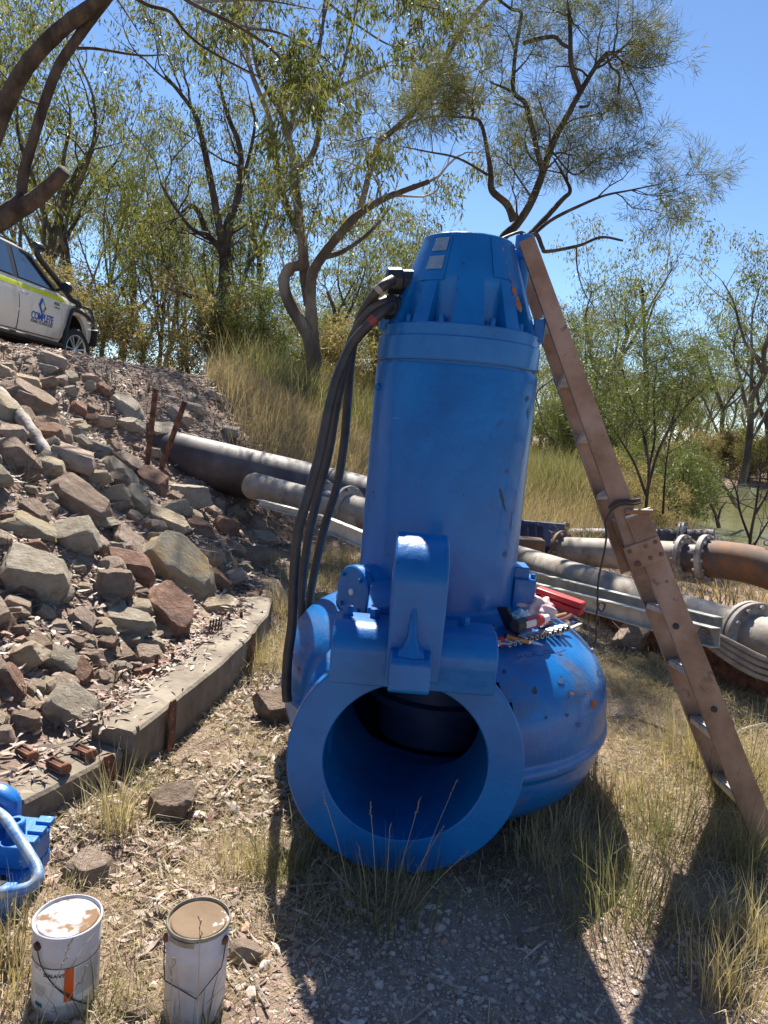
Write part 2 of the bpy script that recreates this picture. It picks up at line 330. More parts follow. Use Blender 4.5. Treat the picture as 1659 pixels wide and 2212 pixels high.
# ---------------------------------------------------------------- ground, river
def soil():
    m = bpy.data.materials.new('soil'); m.use_nodes = True; N = m.node_tree.nodes; L = m.node_tree.links; b = N['Principled BSDF']
    b.inputs['Roughness'].default_value = .95; b.inputs['Specular IOR Level'].default_value = .15
    tc = N.new('ShaderNodeTexCoord')
    def noise(s, d=8):
        n = N.new('ShaderNodeTexNoise'); n.inputs['Scale'].default_value = s; n.inputs['Detail'].default_value = d; n.inputs['Roughness'].default_value = .65
        L.new(tc.outputs['Object'], n.inputs['Vector']); return n.outputs['Fac']
    def ramp(f, st):
        r = N.new('ShaderNodeValToRGB'); e = r.color_ramp.elements
        while len(e) < len(st): e.new(.5)
        for i, (p, c) in enumerate(st): e[i].position = p; e[i].color = (*c, 1)
        L.new(f, r.inputs[0]); return r.outputs[0]
    def mix(a, c, f):
        x = N.new('ShaderNodeMix'); x.data_type = 'RGBA'; L.new(f, x.inputs[0]); L.new(a, x.inputs[6]); L.new(c, x.inputs[7]); return x.outputs[2]
    earth = ramp(noise(2.6), [(.3, (.16, .11, .08)), (.5, (.27, .195, .145)), (.68, (.38, .295, .225))])
    grav = ramp(noise(38, 12), [(.3, (.21, .15, .12)), (.5, (.33, .25, .205)), (.7, (.44, .365, .31))])
    # a gravelly patch in front of the pump
    sub = N.new('ShaderNodeVectorMath'); sub.operation = 'DISTANCE'; sub.inputs[1].default_value = (.45, 1.75, 0); L.new(tc.outputs['Object'], sub.inputs[0])
    ad = N.new('ShaderNodeMath'); ad.operation = 'MULTIPLY_ADD'; L.new(noise(2), ad.inputs[0]); ad.inputs[1].default_value = .9; L.new(sub.outputs['Value'], ad.inputs[2])
    col = mix(grav, earth, ramp(ad.outputs[0], [(.0, (0, 0, 0)), (.75, (0, 0, 0)), (1.0, (1, 1, 1))]))
    L.new(col, b.inputs['Base Color'])
    bn = N.new('ShaderNodeBump'); bn.inputs['Distance'].default_value = .03; L.new(noise(34, 12), bn.inputs['Height']); L.new(bn.outputs[0], b.inputs['Normal'])
    return m
def axis(lo, hi, step, far_lo, far_hi):
    c = np.arange(lo, hi + 1e-6, step); a = [lo]; s = step
    while a[-1] > far_lo: s *= 1.17; a.append(a[-1] - s)
    b = [hi]; s = step
    while b[-1] < far_hi: s *= 1.17; b.append(b[-1] + s)
    return np.concatenate([a[::-1][:-1], c, b[1:]])
gx = axis(-6.5, 4.5, .06, -700, 700); gy = axis(.3, 12, .06, -60, 1500)
X, Y = np.meshgrid(gx, gy); Z = g(X, Y)
nx, ny = len(gx), len(gy); idx = np.arange(nx * ny).reshape(ny, nx)
F = np.stack([idx[:-1, :-1], idx[:-1, 1:], idx[1:, 1:], idx[1:, :-1]], -1).reshape(-1, 4)
ground = obj('ground', mesh_np('ground', np.stack([X, Y, Z], -1).reshape(-1, 3), F, soil(), smooth=True))
tag(ground, 'brown stony soil rising to a rubble bank and falling to the river', 'ground', kind='structure')
wv = np.array([[-5, 16, -1.25], [90, 16, -1.25], [120, 62, -1.25], [-5, 62, -1.25]])
water = obj('river_water', mesh_np('river_water', wv, np.array([[0, 1, 2, 3]]), M['water'])); tag(water, 'still olive green river water behind the grassy bank', 'river', kind='structure')
# ---------------------------------------------------------------- the blue pump
AX, AY = .27, 3.30
pump = empty('submersible_pump', (AX, AY, 0), 'large bright blue submersible pump standing on its snail shaped casing', 'pump')
# motor housing
mb = MB(); mb.lathe([(.30, .60), (.362, .60), (.362, 1.825), (.358, 1.836), (.345, 1.838), (.345, 1.852)], 96, (AX, AY, 0), cap=False).build('motor_housing', M['blue_paint'], pump, angle=25)
MB().lathe([(.34, 1.850), (.358, 1.850), (.361, 1.856), (.361, 1.945), (.356, 1.950), (.352, 1.951), (.352, 1.995), (.345, 2.001), (.2, 2.001)], 96, (AX, AY, 0), cap=False).build('motor_flange', M['blue_paint'], pump, angle=25)
pk = [radians(a) for s in (-1, 1) for a in (20 * s, 50 * s, 80 * s, 110 * s, 140 * s, 170 * s)]
hw = radians(8.6)
def cone_r(z): return .340 - (z - 2.0) * .365
ths = []
for a in sorted(pk): ths += [a - hw, a - hw * .93] + list(np.linspace(a - hw * .9, a + hw * .9, 5)) + [a + hw * .93, a + hw]
ths += list(np.linspace(-pi, pi, 90, endpoint=False)); ths = np.array(sorted(set(np.round(ths, 5))))
def cone_pt(th, r, z): return np.stack([AX + r * np.sin(th), AY - r * np.cos(th), np.full_like(th, z)], -1)
rows = []
for z in list(np.linspace(2.0, 2.215, 14)) + list(np.linspace(2.235, 2.375, 8)) + [2.386, 2.390, 2.3901]:
    r0 = cone_r(min(z, 2.375)) - {2.386: .002, 2.390: .006, 2.3901: .06}.get(z, 0)
    r = np.full(len(ths), r0)
    for a in pk:
        inside = np.abs(ths - a) < hw * .95; r = np.where(inside, np.minimum(r, .266 + .0 * z), r)
    rows.append(cone_pt(ths, r, z))
nn = len(ths); V = np.vstack(rows + [np.array([[AX, AY, 2.386]])]); m_ = len(rows)
Fc = [(i * nn + j, i * nn + (j + 1) % nn, (i + 1) * nn + (j + 1) % nn, (i + 1) * nn + j) for i in range(m_ - 1) for j in range(nn)] + [((m_ - 1) * nn + j, (m_ - 1) * nn + (j + 1) % nn, m_ * nn) for j in range(nn)]
cone = MB().add(V, Fc).build('motor_cap', M['blue_paint'], pump, angle=28)
def on_cone(a, z, off=0.0):
    r = cone_r(z) + off; return np.array([AX + r * sin(a), AY - r * cos(a), z])
def cone_patch(name, a, z, da, dz, mat, off=.004, th=.003, nseg=5, parent=None):
    o = MB(); G1 = np.array([[on_cone(a + da * (u - .5), z + dz * (v - .5), off) for v in (0, 1)] for u in np.linspace(0, 1, nseg)])
    nrm = np.array([sin(a), -cos(a), .36]) * th
    o.grid(G1); o.add(np.vstack([G1[:, 0], G1[:, 0] - nrm, G1[::-1, 1], G1[::-1, 1] - nrm]), [])
    return o.build(name, mat, parent or pump, smooth=False)
bolt_me = None
def bolt(name, base, axis_, r, h, mat, parent, n=6, head=None):
    b = MB(); u = np.array(axis_, float); u /= np.linalg.norm(u); base = np.array(base, float)
    b.lathe([(r * 1.35, 0), (r * 1.35, h * .15), (r, h * .15), (r, h * .9), (r * .85, h)], n if head else 12, base, u); return b.build(name, mat, parent, angle=30)
for a in pk[:3] + pk[6:9]:
    bolt('bolt', (AX + .305 * sin(a), AY - .305 * cos(a), 2.0), (0, 0, 1), .014, .036, M['blue_paint'], pump)
a0 = radians(-38)
pad = cone_patch('plate_pad', a0, 2.275, .50, .19, M['blue_paint'], .0035, .004)
for zc in (2.335, 2.255):
    np_ = cone_patch('name_plate', a0 + .04, zc, .30, .058, M['plate_metal'], .007, .003)
    for du in (-.135, .135):
        for dv in (-.022, .022):
            p = on_cone(a0 + .04 + du, zc + dv, .008); MB().cyl(p, p + np.array([sin(a0), -cos(a0), .36]) * .002, .003, 8).build('rivet', M['bare_steel'], np_)
cone_patch('access_pad', radians(33), 2.295, .42, .17, M['blue_paint'], .004, .004)
spots = [(36, 2.335, .024), (39, 2.285, .025), (41, 2.238, .016), (42, 2.21, .010), (43, 2.165, .024), (46, 2.115, .028)]
rs = np.random.RandomState(3)
for ang, z, s in spots:
    a = radians(ang); n = 16; rr = s * (.75 + .5 * rs.rand(n)); t = np.arange(n) * 2 * pi / n
    P = [on_cone(a + rr[i] * .62 * cos(t[i]) / cone_r(z), z + rr[i] * 1.05 * sin(t[i]), .0022) for i in range(n)] + [on_cone(a, z, .0045)]
    MB().add(P, [(i, (i + 1) % n, n) for i in range(n)]).build('rust_patch', M['rust_spot'], pump)
cone_patch('grease_streak', radians(27), 2.32, .05, .11, nmat('grease', (.05, .05, .045), .6), .003, .001)
# lifting post at the back right, with its short black lead
lp = (AX + .26, AY + .10)
MB().lathe([(.032, 2.02), (.032, 2.36), (.05, 2.365), (.05, 2.40), (.042, 2.405), (.042, 2.465), (.038, 2.47)], 24, (*lp, 0)).build('lifting_post', M['blue_paint'], pump)
MB().tube(smooth_path([(AX + .13, AY - .02, 2.41), (AX + .17, AY + .02, 2.44), (AX + .23, AY + .07, 2.475), (AX + .265, AY + .10, 2.47)]), .007, 8).build('sensor_lead', M['rubber'], pump)
for s, a in ((-1, -78), (1, 78)):
    a = radians(a); c = np.array([AX + .345 * sin(a), AY - .345 * cos(a), 2.03]); rot = np.array([[cos(a), -sin(a), 0], [sin(a), cos(a), 0], [0, 0, 1]])
    MB().box(c, (.07, .05, .10), rot).build('side_lug', M['blue_paint'], pump, bevel=.006)
# cable entry blocks on the left
for (px, py, yy, L_, r_) in ((862, 607, 3.22, .12, .052), (850, 664, 3.2, .10, .047)):
    c = aty(px, py, yy); g_ = MB()
    g_.lathe([(r_, -L_ * .45), (r_ * 1.12, -L_ * .4), (r_ * 1.12, L_ * .1), (r_ * .95, L_ * .12), (r_ * .95, L_ * .7)], 8, c, (1, .12, .10))
    g_.build('cable_gland', M['black_plastic'], pump, angle=50, bevel=.004)
# casing: spiral volute
ZC = .405
def vol_R(th):   # th measured clockwise from the front-left cut-water, 0..2pi
    return .62 + .275 * (th / (2 * pi)) ** .8
def vol_pt(phi, s, off=0.0):
    """phi: world angle about the axis (0 = +x, pi/2 = +y); s in [-1,1] from underside to top"""
    th = (pi + .9 - phi) % (2 * pi)                     # grows from the left, round the back, to the right front
    R = vol_R(th); h = (.345 if s > 0 else .365) + .03 * th / (2 * pi); q = s * pi / 2; n = 2.35 if s > 0 else 3.2
    cr = abs(cos(q)) ** (2 / n); sz = math.copysign(abs(sin(q)) ** (2 / n), q)
    rr = .30 + (R - .30 + off) * cr; z = ZC + (h + off) * sz
    rid = .017 * max(0, 1 - abs(z - .325) / .03) ** .5 if cr > .5 else 0
    rr += rid
    return np.array([AX + rr * cos(phi), AY + rr * sin(phi), max(z, .03)])
FX, FY, FZ, FR, BR = .15, 2.36, .418, .415, .287
phis = np.linspace(0, 2 * pi, 145)[:-1] + (pi + .9)
_lo = [-(2 / pi) * math.asin(((ZC - z) / .38) ** 1.6) for z in np.linspace(.22, .40, 20)]; sv = np.concatenate([np.linspace(-1, _lo[0] - .05, 12), _lo, np.linspace(.01, 1, 24)])
G = np.array([[vol_pt(p, s) for s in sv] for p in phis])
A_, B_ = G.shape[:2]; Fv = []
cutV = G.reshape(-1, 3)
inb = (np.hypot(cutV[:, 0] - FX - .07, cutV[:, 2] - FZ) < .33) & (cutV[:, 1] < AY - .2)
for i in range(A_):
    for j in range(B_ - 1):
        q = (i * B_ + j, i * B_ + j + 1, ((i + 1) % A_) * B_ + j + 1, ((i + 1) % A_) * B_ + j)
        if any(inb[k] for k in q): continue
        Fv.append(q)
vol = MB().add(cutV, Fv).build('volute_casing', M['blue_worn'], pump, angle=50)
MB().lathe([(.02, .725), (.44, .725), (.455, .735), (.46, .755), (.455, .775), (.40, .785), (.37, .80), (.355, .83)], 72, (AX, AY, 0), cap=False).build('casing_cover', M['blue_paint'], pump, angle=30)
# discharge nozzle, flange and bore
rows = []
for t in np.linspace(0, 1, 9):
    e = t * t * (3 - 2 * t); cx = FX + (.19) * e; cy = FY + .05 + .66 * t; ra = .35 + .14 * e; rb = .35 - .03 * e; cz = FZ + .008 * e
    a = np.arange(48) * 2 * pi / 48; rows.append(np.stack([cx + ra * np.cos(a), np.full(48, cy), np.maximum(cz + rb * np.sin(a), .04)], -1))
R_ = np.array(rows); nz = MB(); nz.add(R_.reshape(-1, 3), [(i * 48 + j, i * 48 + (j + 1) % 48, (i + 1) * 48 + (j + 1) % 48, (i + 1) * 48 + j) for i in range(8) for j in range(48)])
nz.build('discharge_nozzle', M['blue_worn'], pump, angle=50)
MB().lathe([(BR, .0), (BR + .004, -.003), (FR - .006, -.003), (FR, .003), (FR, .055), (FR - .006, .062), (.33, .062)], 112, (FX, FY, FZ), (0, 1, 0), cap=False).build('discharge_flange', M['blue_paint'], pump, angle=28)
bw = []; a = np.arange(64) * 2 * pi / 64
for t in np.linspace(0, 1, 8):
    dep = .72 - .36 * (np.cos(a) * .5 + .5)                 # the left wall runs deeper than the right
    bw.append(np.stack([FX + (BR - .01 * t) * np.cos(a) + .03 * t, FY + dep * t * 1.1, FZ + (BR - .005 * t) * np.sin(a)], -1))
B2 = np.array(bw); MB().add(B2.reshape(-1, 3), [(i * 64 + j, i * 64 + (j + 1) % 64, (i + 1) * 64 + (j + 1) % 64, (i + 1) * 64 + j) for i in range(7) for j in range(64)]).build('bore_wall', M['blue_paint'], pump, angle=50)
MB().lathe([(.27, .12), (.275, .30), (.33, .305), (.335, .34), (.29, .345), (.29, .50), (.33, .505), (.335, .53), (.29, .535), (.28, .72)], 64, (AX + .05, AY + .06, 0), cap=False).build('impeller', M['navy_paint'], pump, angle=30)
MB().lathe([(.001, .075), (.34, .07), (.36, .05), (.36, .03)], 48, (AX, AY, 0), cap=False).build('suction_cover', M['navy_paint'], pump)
# claw bracket on top of the flange
prof = []
for q in np.linspace(-pi / 2, pi, 20): prof.append((2.565 - .125 * cos(q), .756 + .105 * sin(q)) if q < pi / 2 else (2.565 - .165 * cos(q), .756 + .105 * sin(q)))
prof = [(2.54, .72), (2.30, .708)] + [(2.383 - .099 * cos(q), .815 + .092 * sin(q)) for q in np.linspace(-.35, pi / 2, 12)] + [(2.50, .902), (2.54, .87)]
P3 = [(-.136, y, z) for y, z in prof]
MB().prism(P3, (.555, 0, 0)).build('bracket_barrel', M['blue_paint'], pump, angle=30, bevel=.006)
hook = [(2.50, .745), (2.272, .745), (2.265, .87), (2.265, .95)]
hook += [(2.44 - .172 * cos(q), 1.055 + .160 * sin(q)) for q in np.linspace(.0, pi / 2 + .15, 12)] + [(2.56, 1.16), (2.56, .80)]
MB().prism([(.049, y, z) for y, z in hook], (.18, 0, 0)).build('claw_arm', M['blue_paint'], pump, angle=30, bevel=.008)
pad = [(2.275, .862), (2.195, .85), (2.18, .836), (2.175, .752), (2.185, .738), (2.275, .75)]
MB().prism([(.06, y, z) for y, z in pad], (.132, 0, 0)).build('claw_pad', M['blue_paint'], pump, angle=30, bevel=.006)
rb = MB(); W_ = [(.995, .013, 2.266), (.95, .015, 2.245), (.905, .018, 2.222), (.87, .032, 2.205), (.852, .056, 2.195)]
Vr = []
for z, w, y in W_: Vr += [(.126 - w, 2.28, z), (.126 - w * .7, y + .004, z), (.126, y - .003, z), (.126 + w * .7, y + .004, z), (.126 + w, 2.28, z)]
rb.add(Vr, [(i * 5 + j, i * 5 + j + 1, (i + 1) * 5 + j + 1, (i + 1) * 5 + j) for i in range(4) for j in range(4)]); rb.build('claw_rib', M['blue_paint'], pump, angle=60)
for p in ((.0, 2.45, .90), (.315, 2.45, .90), (-.095, 2.46, .90)):
    bolt('bracket_bolt', p, (0, 0, 1), .02, .034, M['blue_paint'], pump, 6, True)
MB().prism([(-.03, 2.52, .80), (.08, 2.52, .80), (.08, 2.52, .935), (-.03, 2.52, .915)], (0, .42, 0)).build('bracket_web', M['blue_paint'], pump, bevel=.004)
# inspection cover on the left of the motor, terminal block on the right
dn = np.array([-.80, -.60, 0]); dn /= np.linalg.norm(dn); dc = np.array([-.105, 3.02, .845])
cv = MB(); cv.lathe([(.118, -.14), (.112, -.05), (.104, -.045), (.104, -.032), (.116, -.03), (.116, .0), (.110, .006), (.04, .007), (.02, .004)], 40, dc, dn); cvo = cv.build('inspection_cover', M['blue_paint'], pump, angle=28)
u_, w_, _ = frame(dn)
for k in range(4):
    a = pi / 4 + k * pi / 2; p = dc + .092 * (cos(a) * u_ + sin(a) * w_); bolt('cover_bolt', p, dn, .010, .02, M['blue_paint'], cvo, 6, True)
MB().lathe([(.016, .004), (.014, .012), (.006, .015)], 12, dc, dn).build('centre_plug', M['can_white'], cvo)
tb = MB(); tb.box((AX + .39, AY - .06, .86), (.10, .16, .15)); tb.box((AX + .375, AY - .05, .955), (.07, .13, .06)); tb.build('terminal_block', M['blue_paint'], pump, bevel=.006)
bolt('block_bolt', (AX + .43, AY - .10, .935), (0, 0, 1), .012, .02, M['blue_paint'], pump, 6, True)
wb = np.array([AX + .362 * sin(-1.22), AY - .362 * cos(-1.22), 1.73])
MB().lathe([(.018, 0), (.018, .012), (.010, .016)], 16, wb, (sin(-1.22), -cos(-1.22), 0)).build('side_plug', M['blue_paint'], pump)
# the cast-in letters and arrow on the casing, read from the far side
def vol_surf(x, y):
    phi = atan2(y - AY, x - AX); rr = np.hypot(x - AX, y - AY); lo, hi = .02, .999
    for _ in range(30):
        mid = (lo + hi) / 2; p = vol_pt(phi % (2 * pi), mid); lo, hi = (mid, hi) if np.hypot(p[0] - AX, p[1] - AY) > rr else (lo, mid)
    return vol_pt(phi % (2 * pi), (lo + hi) / 2)
def stroke(mbs, pts, w=.006):
    P = np.array([vol_surf(*p) for p in pts]); mbs.tube(P + np.array([0, -.001, .002]), w, 6)
def casing_at(px, py, off=0.0):
    d = ray(px, py)
    for t in np.arange(2.2, 4.2, .004):
        p = CAM + d * t; rr_ = np.hypot(p[0] - AX, p[1] - AY)
        if rr_ < .36 or (rr_ < .88 and p[2] < vol_surf(p[0], p[1])[2] + off): break
    return p
def lz(x, y): return casing_at((2010 + .1507 * x) / K, (2520 + .1507 * y) / K)
lt = MB()
for pts, w in (([(590, 360), (720, 420), (880, 385)], .0032), ([(845, 282), (1010, 276)], .003), ([(880, 330), (950, 360), (1140, 322), (1160, 352), (1290, 305), (1430, 250)], .003), ([(1040, 252), (1400, 242)], .001), ([(1000, 300), (1120, 290), (1230, 300)], .0015), ([(1230, 365), (1280, 395), (1350, 390), (1300, 360), (1230, 365)], .002), ([(560, 380), (620, 420)], .003)):
    lt.tube(np.array([lz(*p) for p in pts]), w, 6)
for x in (130, 230, 360, 460):
    for pts in ([(x, 440), (x + 60, 430)], [(x + 20, 455), (x + 80, 470)], [(x + 60, 480), (x + 120, 465)]): lt.tube(np.array([lz(a, b - (x - 130) * .13) for a, b in pts]), .0022, 5)
lt.build('casing_lettering', nmat('letter_blue', (.008, .04, .20), .5), pump)
# scuffs and scrapes in the paint
rs = np.random.RandomState(14)
def motor_scuff(ang, z, w, h, tilt, mat, R=.3632):
    n = 14; t = np.arange(n) * 2 * pi / n; q = .55 + .6 * rs.rand(n); P = []
    for i in range(n):
        u, v = w * q[i] * cos(t[i]), h * q[i] * sin(t[i]); a = radians(ang) + (u * cos(tilt) - v * sin(tilt)) / R; P.append((AX + R * sin(a), AY - R * cos(a), z + u * sin(tilt) + v * cos(tilt)))
    MB().add(P, [tuple(range(n))]).build('paint_scuff', mat, pump, smooth=False)
SC = nmat('scuff_dark', (.03, .035, .045), .6); SD = nmat('scuff_dull', (.02, .07, .19), .6); SP = nmat('scuff_pale', (.05, .2, .5), .5)
for a in ((39, 1.29, .008, .052, .5, SC), (36, 1.33, .006, .02, .5, SC), (54, 1.73, .02, .014, .3, SC), (58, 1.67, .012, .03, .1, SD), (-63, 1.27, .012, .006, 0, SC), (-62, 1.25, .010, .005, 0, SC), (40, 1.42, .016, .012, .4, SD), (47, 1.06, .018, .02, .8, SD), (8, 1.31, .005, .004, 0, SC), (-20, 1.33, .004, .004, 0, SC), (20, 1.52, .006, .004, 0, SD), (30, 1.62, .004, .004, 0, SC), (-40, 1.02, .02, .004, .1, SD), (52, 1.2, .006, .05, .1, SP), (-45, 1.6, .03, .003, .05, SP)): motor_scuff(*a)
def casing_scuff(px, py, r, mat, asp=1.4):
    n = 12; t = np.arange(n) * 2 * pi / n; q = r * (.5 + .7 * rs.rand(n)); P = [casing_at(px + q[i] * cos(t[i]), py + q[i] * asp * sin(t[i])) - ray(px, py) * .004 for i in range(n)]
    MB().add(P, [tuple(range(n))]).build('paint_scuff', mat, pump, smooth=False)
for a in ((1281, 1520, 9, M['rust_spot']), (1268, 1500, 4, M['rust_spot']), (1212, 1472, 10, SD), (1155, 1492, 6, SC), (1238, 1498, 3, M['rust_spot']), (1225, 1545, 4, SC), (1090, 1450, 4, SC), (1296, 1455, 7, SC), (1180, 1550, 3, SC), (1250, 1565, 5, SD)): casing_scuff(*a)
# power cables
def crop1(x, y): return ((1050 + .844 * x) / K, (850 + .844 * y) / K)
cables = [([(585, 300), (545, 325), (500, 372), (440, 470), (402, 600), (385, 750), (375, 900), (362, 1050), (330, 1250), (270, 1450), (225, 1650), (200, 1800), (185, 1950)], 'black power cable with pale tape band at its top, hanging beside the pump', 'tape_white', 3.15, 3.62),
          ([(585, 388), (540, 405), (480, 450), (405, 560), (360, 720), (322, 900), (290, 1100), (240, 1300), (195, 1500), (170, 1700), (160, 1890), (150, 2020), (140, 2150)], 'middle black power cable hanging between two others beside the pump', None, 3.17, 3.55),
          ([(580, 420), (535, 450), (470, 515), (395, 605), (330, 750), (290, 900), (250, 1100), (195, 1300), (145, 1480), (127, 1700), (120, 1890), (98, 2060), (92, 2200), (96, 2262)], 'black power cable with red tape band, reaching down to the grass', 'tape_red', 3.14, 2.98)]
for ci, (pts, lab, tape, y0, y1) in enumerate(cables):
    P = []
    for i, (x, y) in enumerate(pts):
        t = i / (len(pts) - 1); px, py = crop1(x, y); P.append(aty(px, py, y0 + (y1 - y0) * sst(t, .1, .8) - .06 * sin(pi * min(1, t * 4))))
    P = smooth_path(P, 6); e = empty('power_cable', tuple(P[-1]), lab, 'cable')
    MB().tube(P, .0215, 12).build('sheath', M['rubber'], e)
    if tape: MB().tube(P[8:11] if tape == 'tape_white' else P[9:12], .0228, 12).build('tape_band', M[tape], e)
thin = [crop1(*p) for p in ((112, 2000), (80, 2130), (66, 2230), (68, 2270))]
# ---------------------------------------------------------------- ladder leaning on the pump
BASE = np.array([1.66, 2.66, 0.0]); TOP = np.array([.515, 3.24, 2.42])
LD = TOP - BASE; LLEN = np.linalg.norm(LD); LD /= LLEN
WV = np.array([.02, .33, .0])                                   # from the near stile to the far one
WV = WV - LD * (WV @ LD); WN = WV / np.linalg.norm(WV)
DN = np.cross(LD, WN); DN = DN if DN[0] > 0 else -DN            # across the stile face, towards the right
lad = empty('folding_ladder', tuple(BASE), 'dusty orange brown folding ladder with metal treads leaning on the pump', 'ladder')
def lpt(s, w=0, d=0): return BASE + LD * s + WN * w + DN * d
MID = 1.36
def channel(s0, s1, w, wid0, wid1, inner, d0=0, d1=0, th=.004, lip=.028):
    m_ = MB()
    for (a, b) in ((0, 1),):
        def ring(s, wid, d):
            h = wid / 2; q = 1 if inner else -1
            return [lpt(s, w, d - h), lpt(s, w, d + h), lpt(s, w + q * lip, d + h), lpt(s, w + q * lip, d + h - th), lpt(s, w + q * th, d + h - th), lpt(s, w + q * th, d - h + th), lpt(s, w + q * lip, d - h + th), lpt(s, w + q * lip, d - h)]
        A = ring(s0, wid0, d0); B = ring(s1, wid1, d1)
        m_.add(np.array(A + B), [tuple(range(8))[::-1], tuple(range(8, 16))] + [(i, (i + 1) % 8, 8 + (i + 1) % 8, 8 + i) for i in range(8)])
    return m_
LW0, LW1 = .40, .30
def wid_at(s): return LW0 + (LW1 - LW0) * s / LLEN
for w, inn in ((0, True), (1, False)):
    # lower section then the narrower upper section
    low = channel(-.02, MID + .10, 0, .100, .096, inn); up = channel(MID - .14, LLEN, 0, .091, .069, inn, d0=-.048, d1=-.004)
    for part, bs in ((low, 'lower_stile'), (up, 'upper_stile')):
        V = part.verts(); s = (V - BASE) @ LD
        V = V + np.outer(wid_at(s) * w + (.006 if bs == 'upper_stile' and w == 0 else 0) - (.004 if bs == 'upper_stile' and w else 0), WN); part.v = [V]
        part.build(bs, M['ladder_stile'], lad, smooth=False)
# treads: flat steps set level
k = 0
for s in np.arange(.22, LLEN - .1, .272):
    up = s > MID + .02; d = -.046 + .042 * (s - MID) / (LLEN - MID) if up else 0
    half = .038 if up else .044; w1 = wid_at(s)
    tv = np.array([.88, 0, .12]) * 1.0; tv = tv - WN * (tv @ WN); tv /= np.linalg.norm(tv)   # nearly level going direction
    tn = np.cross(WN, tv); c0 = lpt(s, .006, d); P = []
    tm = MB(); A = c0 - tv * half; rot = np.stack([tv, WN, tn], 1)
    tm.box(c0 + WN * (w1 / 2 - .005), (half * 2, w1 - .024, .026), rot); tr = tm.build('tread', M['ladder_tread'], lad, bevel=.003)
    gr = MB()
    for q in np.linspace(-.75, .75, 5): gr.box(c0 + WN * (w1 / 2 - .005) + tn * .0145 * (1 if tn[2] > 0 else -1) + tv * half * q, (.005, w1 - .03, .004), rot)
    gr.build('tread_grip', M['ladder_tread'], tr)
    if up:
        bd = MB(); bd.add(np.array([lpt(s + a, w1 + .0, d + b) for a, b in ((-.055, -.041), (.055, -.039), (.055, .04), (-.055, .042))] + [lpt(s + a, w1 - .002 - .004, d + b) for a, b in ((-.055, -.041), (.055, -.039), (.055, .04), (-.055, .042))]), [(0, 1, 2, 3), (7, 6, 5, 4), (0, 4, 5, 1), (1, 5, 6, 2), (2, 6, 7, 3), (3, 7, 4, 0)])
        bd.build('tread_bracket', M['ladder_tape'], lad, smooth=False)
# hinge plate, bolts, hook bar, top cap
for (s, d, ls, ld) in ((MID - .06, -.03, .10, .15),):
    hp = MB(); hp.add(np.array([lpt(s + a * ls / 2, -.008 + z, d + b * ld / 2) for z in (0, .006) for a, b in ((-1, -1), (1, -1), (1, 1), (-1, 1))]), [(0, 3, 2, 1), (4, 5, 6, 7), (0, 1, 5, 4), (1, 2, 6, 5), (2, 3, 7, 6), (3, 0, 4, 7)])
    hpo = hp.build('hinge_plate', M['ladder_stile'], lad, bevel=.002)
    for (a, b, r) in ((-.6, -.55, .013), (.55, -.7, .008), (-.5, .2, .008), (.5, .2, .008), (-.5, .8, .009), (.6, .75, .008)):
        p = lpt(s + a * ls / 2, -.008, d + b * ld / 2); MB().lathe([(r, 0), (r, .005), (r * .6, .008)], 12, p, -WN).build('bolt', M['rust'], hpo)
p0 = lpt(MID + .13, -.01, -.04); p1 = lpt(MID + .09, -.01, .06)
MB().tube([p0, p1], .011, 8).build('latch_bar', M['ladder_stile'], lad)
for s, d in ((.98, -.02), (.62, .0)):
    MB().lathe([(.013, 0), (.013, .004), (.008, .005)], 14, lpt(s, -.0005, d), -WN).build('rivet_hole', M['dark_socket'], lad)
cap = MB(); cap.add(np.array([lpt(MID + .10 + a, w, b) for w in (-.006, wid_at(MID) + .006) for a, b in ((0, -.05), (.012, -.05), (.012, .06), (0, .06))]), [(0, 3, 2, 1), (4, 5, 6, 7), (0, 1, 5, 4), (1, 2, 6, 5), (2, 3, 7, 6), (3, 0, 4, 7)])
cap.build('section_cap', M['ladder_tread'], lad, bevel=.002)
# a cord tied round the stile, its end hanging
cord = empty('tied_cord', tuple(lpt(MID + .15, 0, -.05)), 'dark thin cord knotted round the ladder stile with its end hanging', 'cord')
c0 = lpt(MID + .155, -.014, -.095)
loop = [lpt(MID + .15 + .012 * sin(k), (-.013 if k < 5 else .03), -.10 + .028 * k) for k in range(6)]
for o_ in (0, .012, .02): MB().tube(smooth_path(np.array(loop) + LD * o_, 4), .0045, 6).build('wrap', M['wire'], cord)
hang = [c0, c0 + np.array([-.02, -.015, -.05])] + [c0 + np.array([-.02 + .006 * sin(q * 9), -.03 - .02 * q, -.05 - .47 * q]) for q in np.linspace(.1, .75, 10)]
e_ = hang[-1]; hang += [e_ + np.array([.02, 0, -.02]), e_ + np.array([.03, 0, .01]), e_ + np.array([.005, 0, .015]), e_ + np.array([.0, 0, -.05]), e_ + np.array([.01, 0, -.13]), e_ + np.array([.005, 0, -.19])]
MB().tube(smooth_path(hang, 5), .0042, 7).build('hanging_end', M['wire'], cord)
MB().lathe([(.004, -.012), (.011, -.004), (.010, .006), (.003, .012)], 10, hang[-1]).build('end_knot', M['tape_white'], cord)

# ---------------------------------------------------------------- tools on the casing
top_at = casing_at
def dirp(a, b): v = np.array(b) - np.array(a); return v / np.linalg.norm(v)
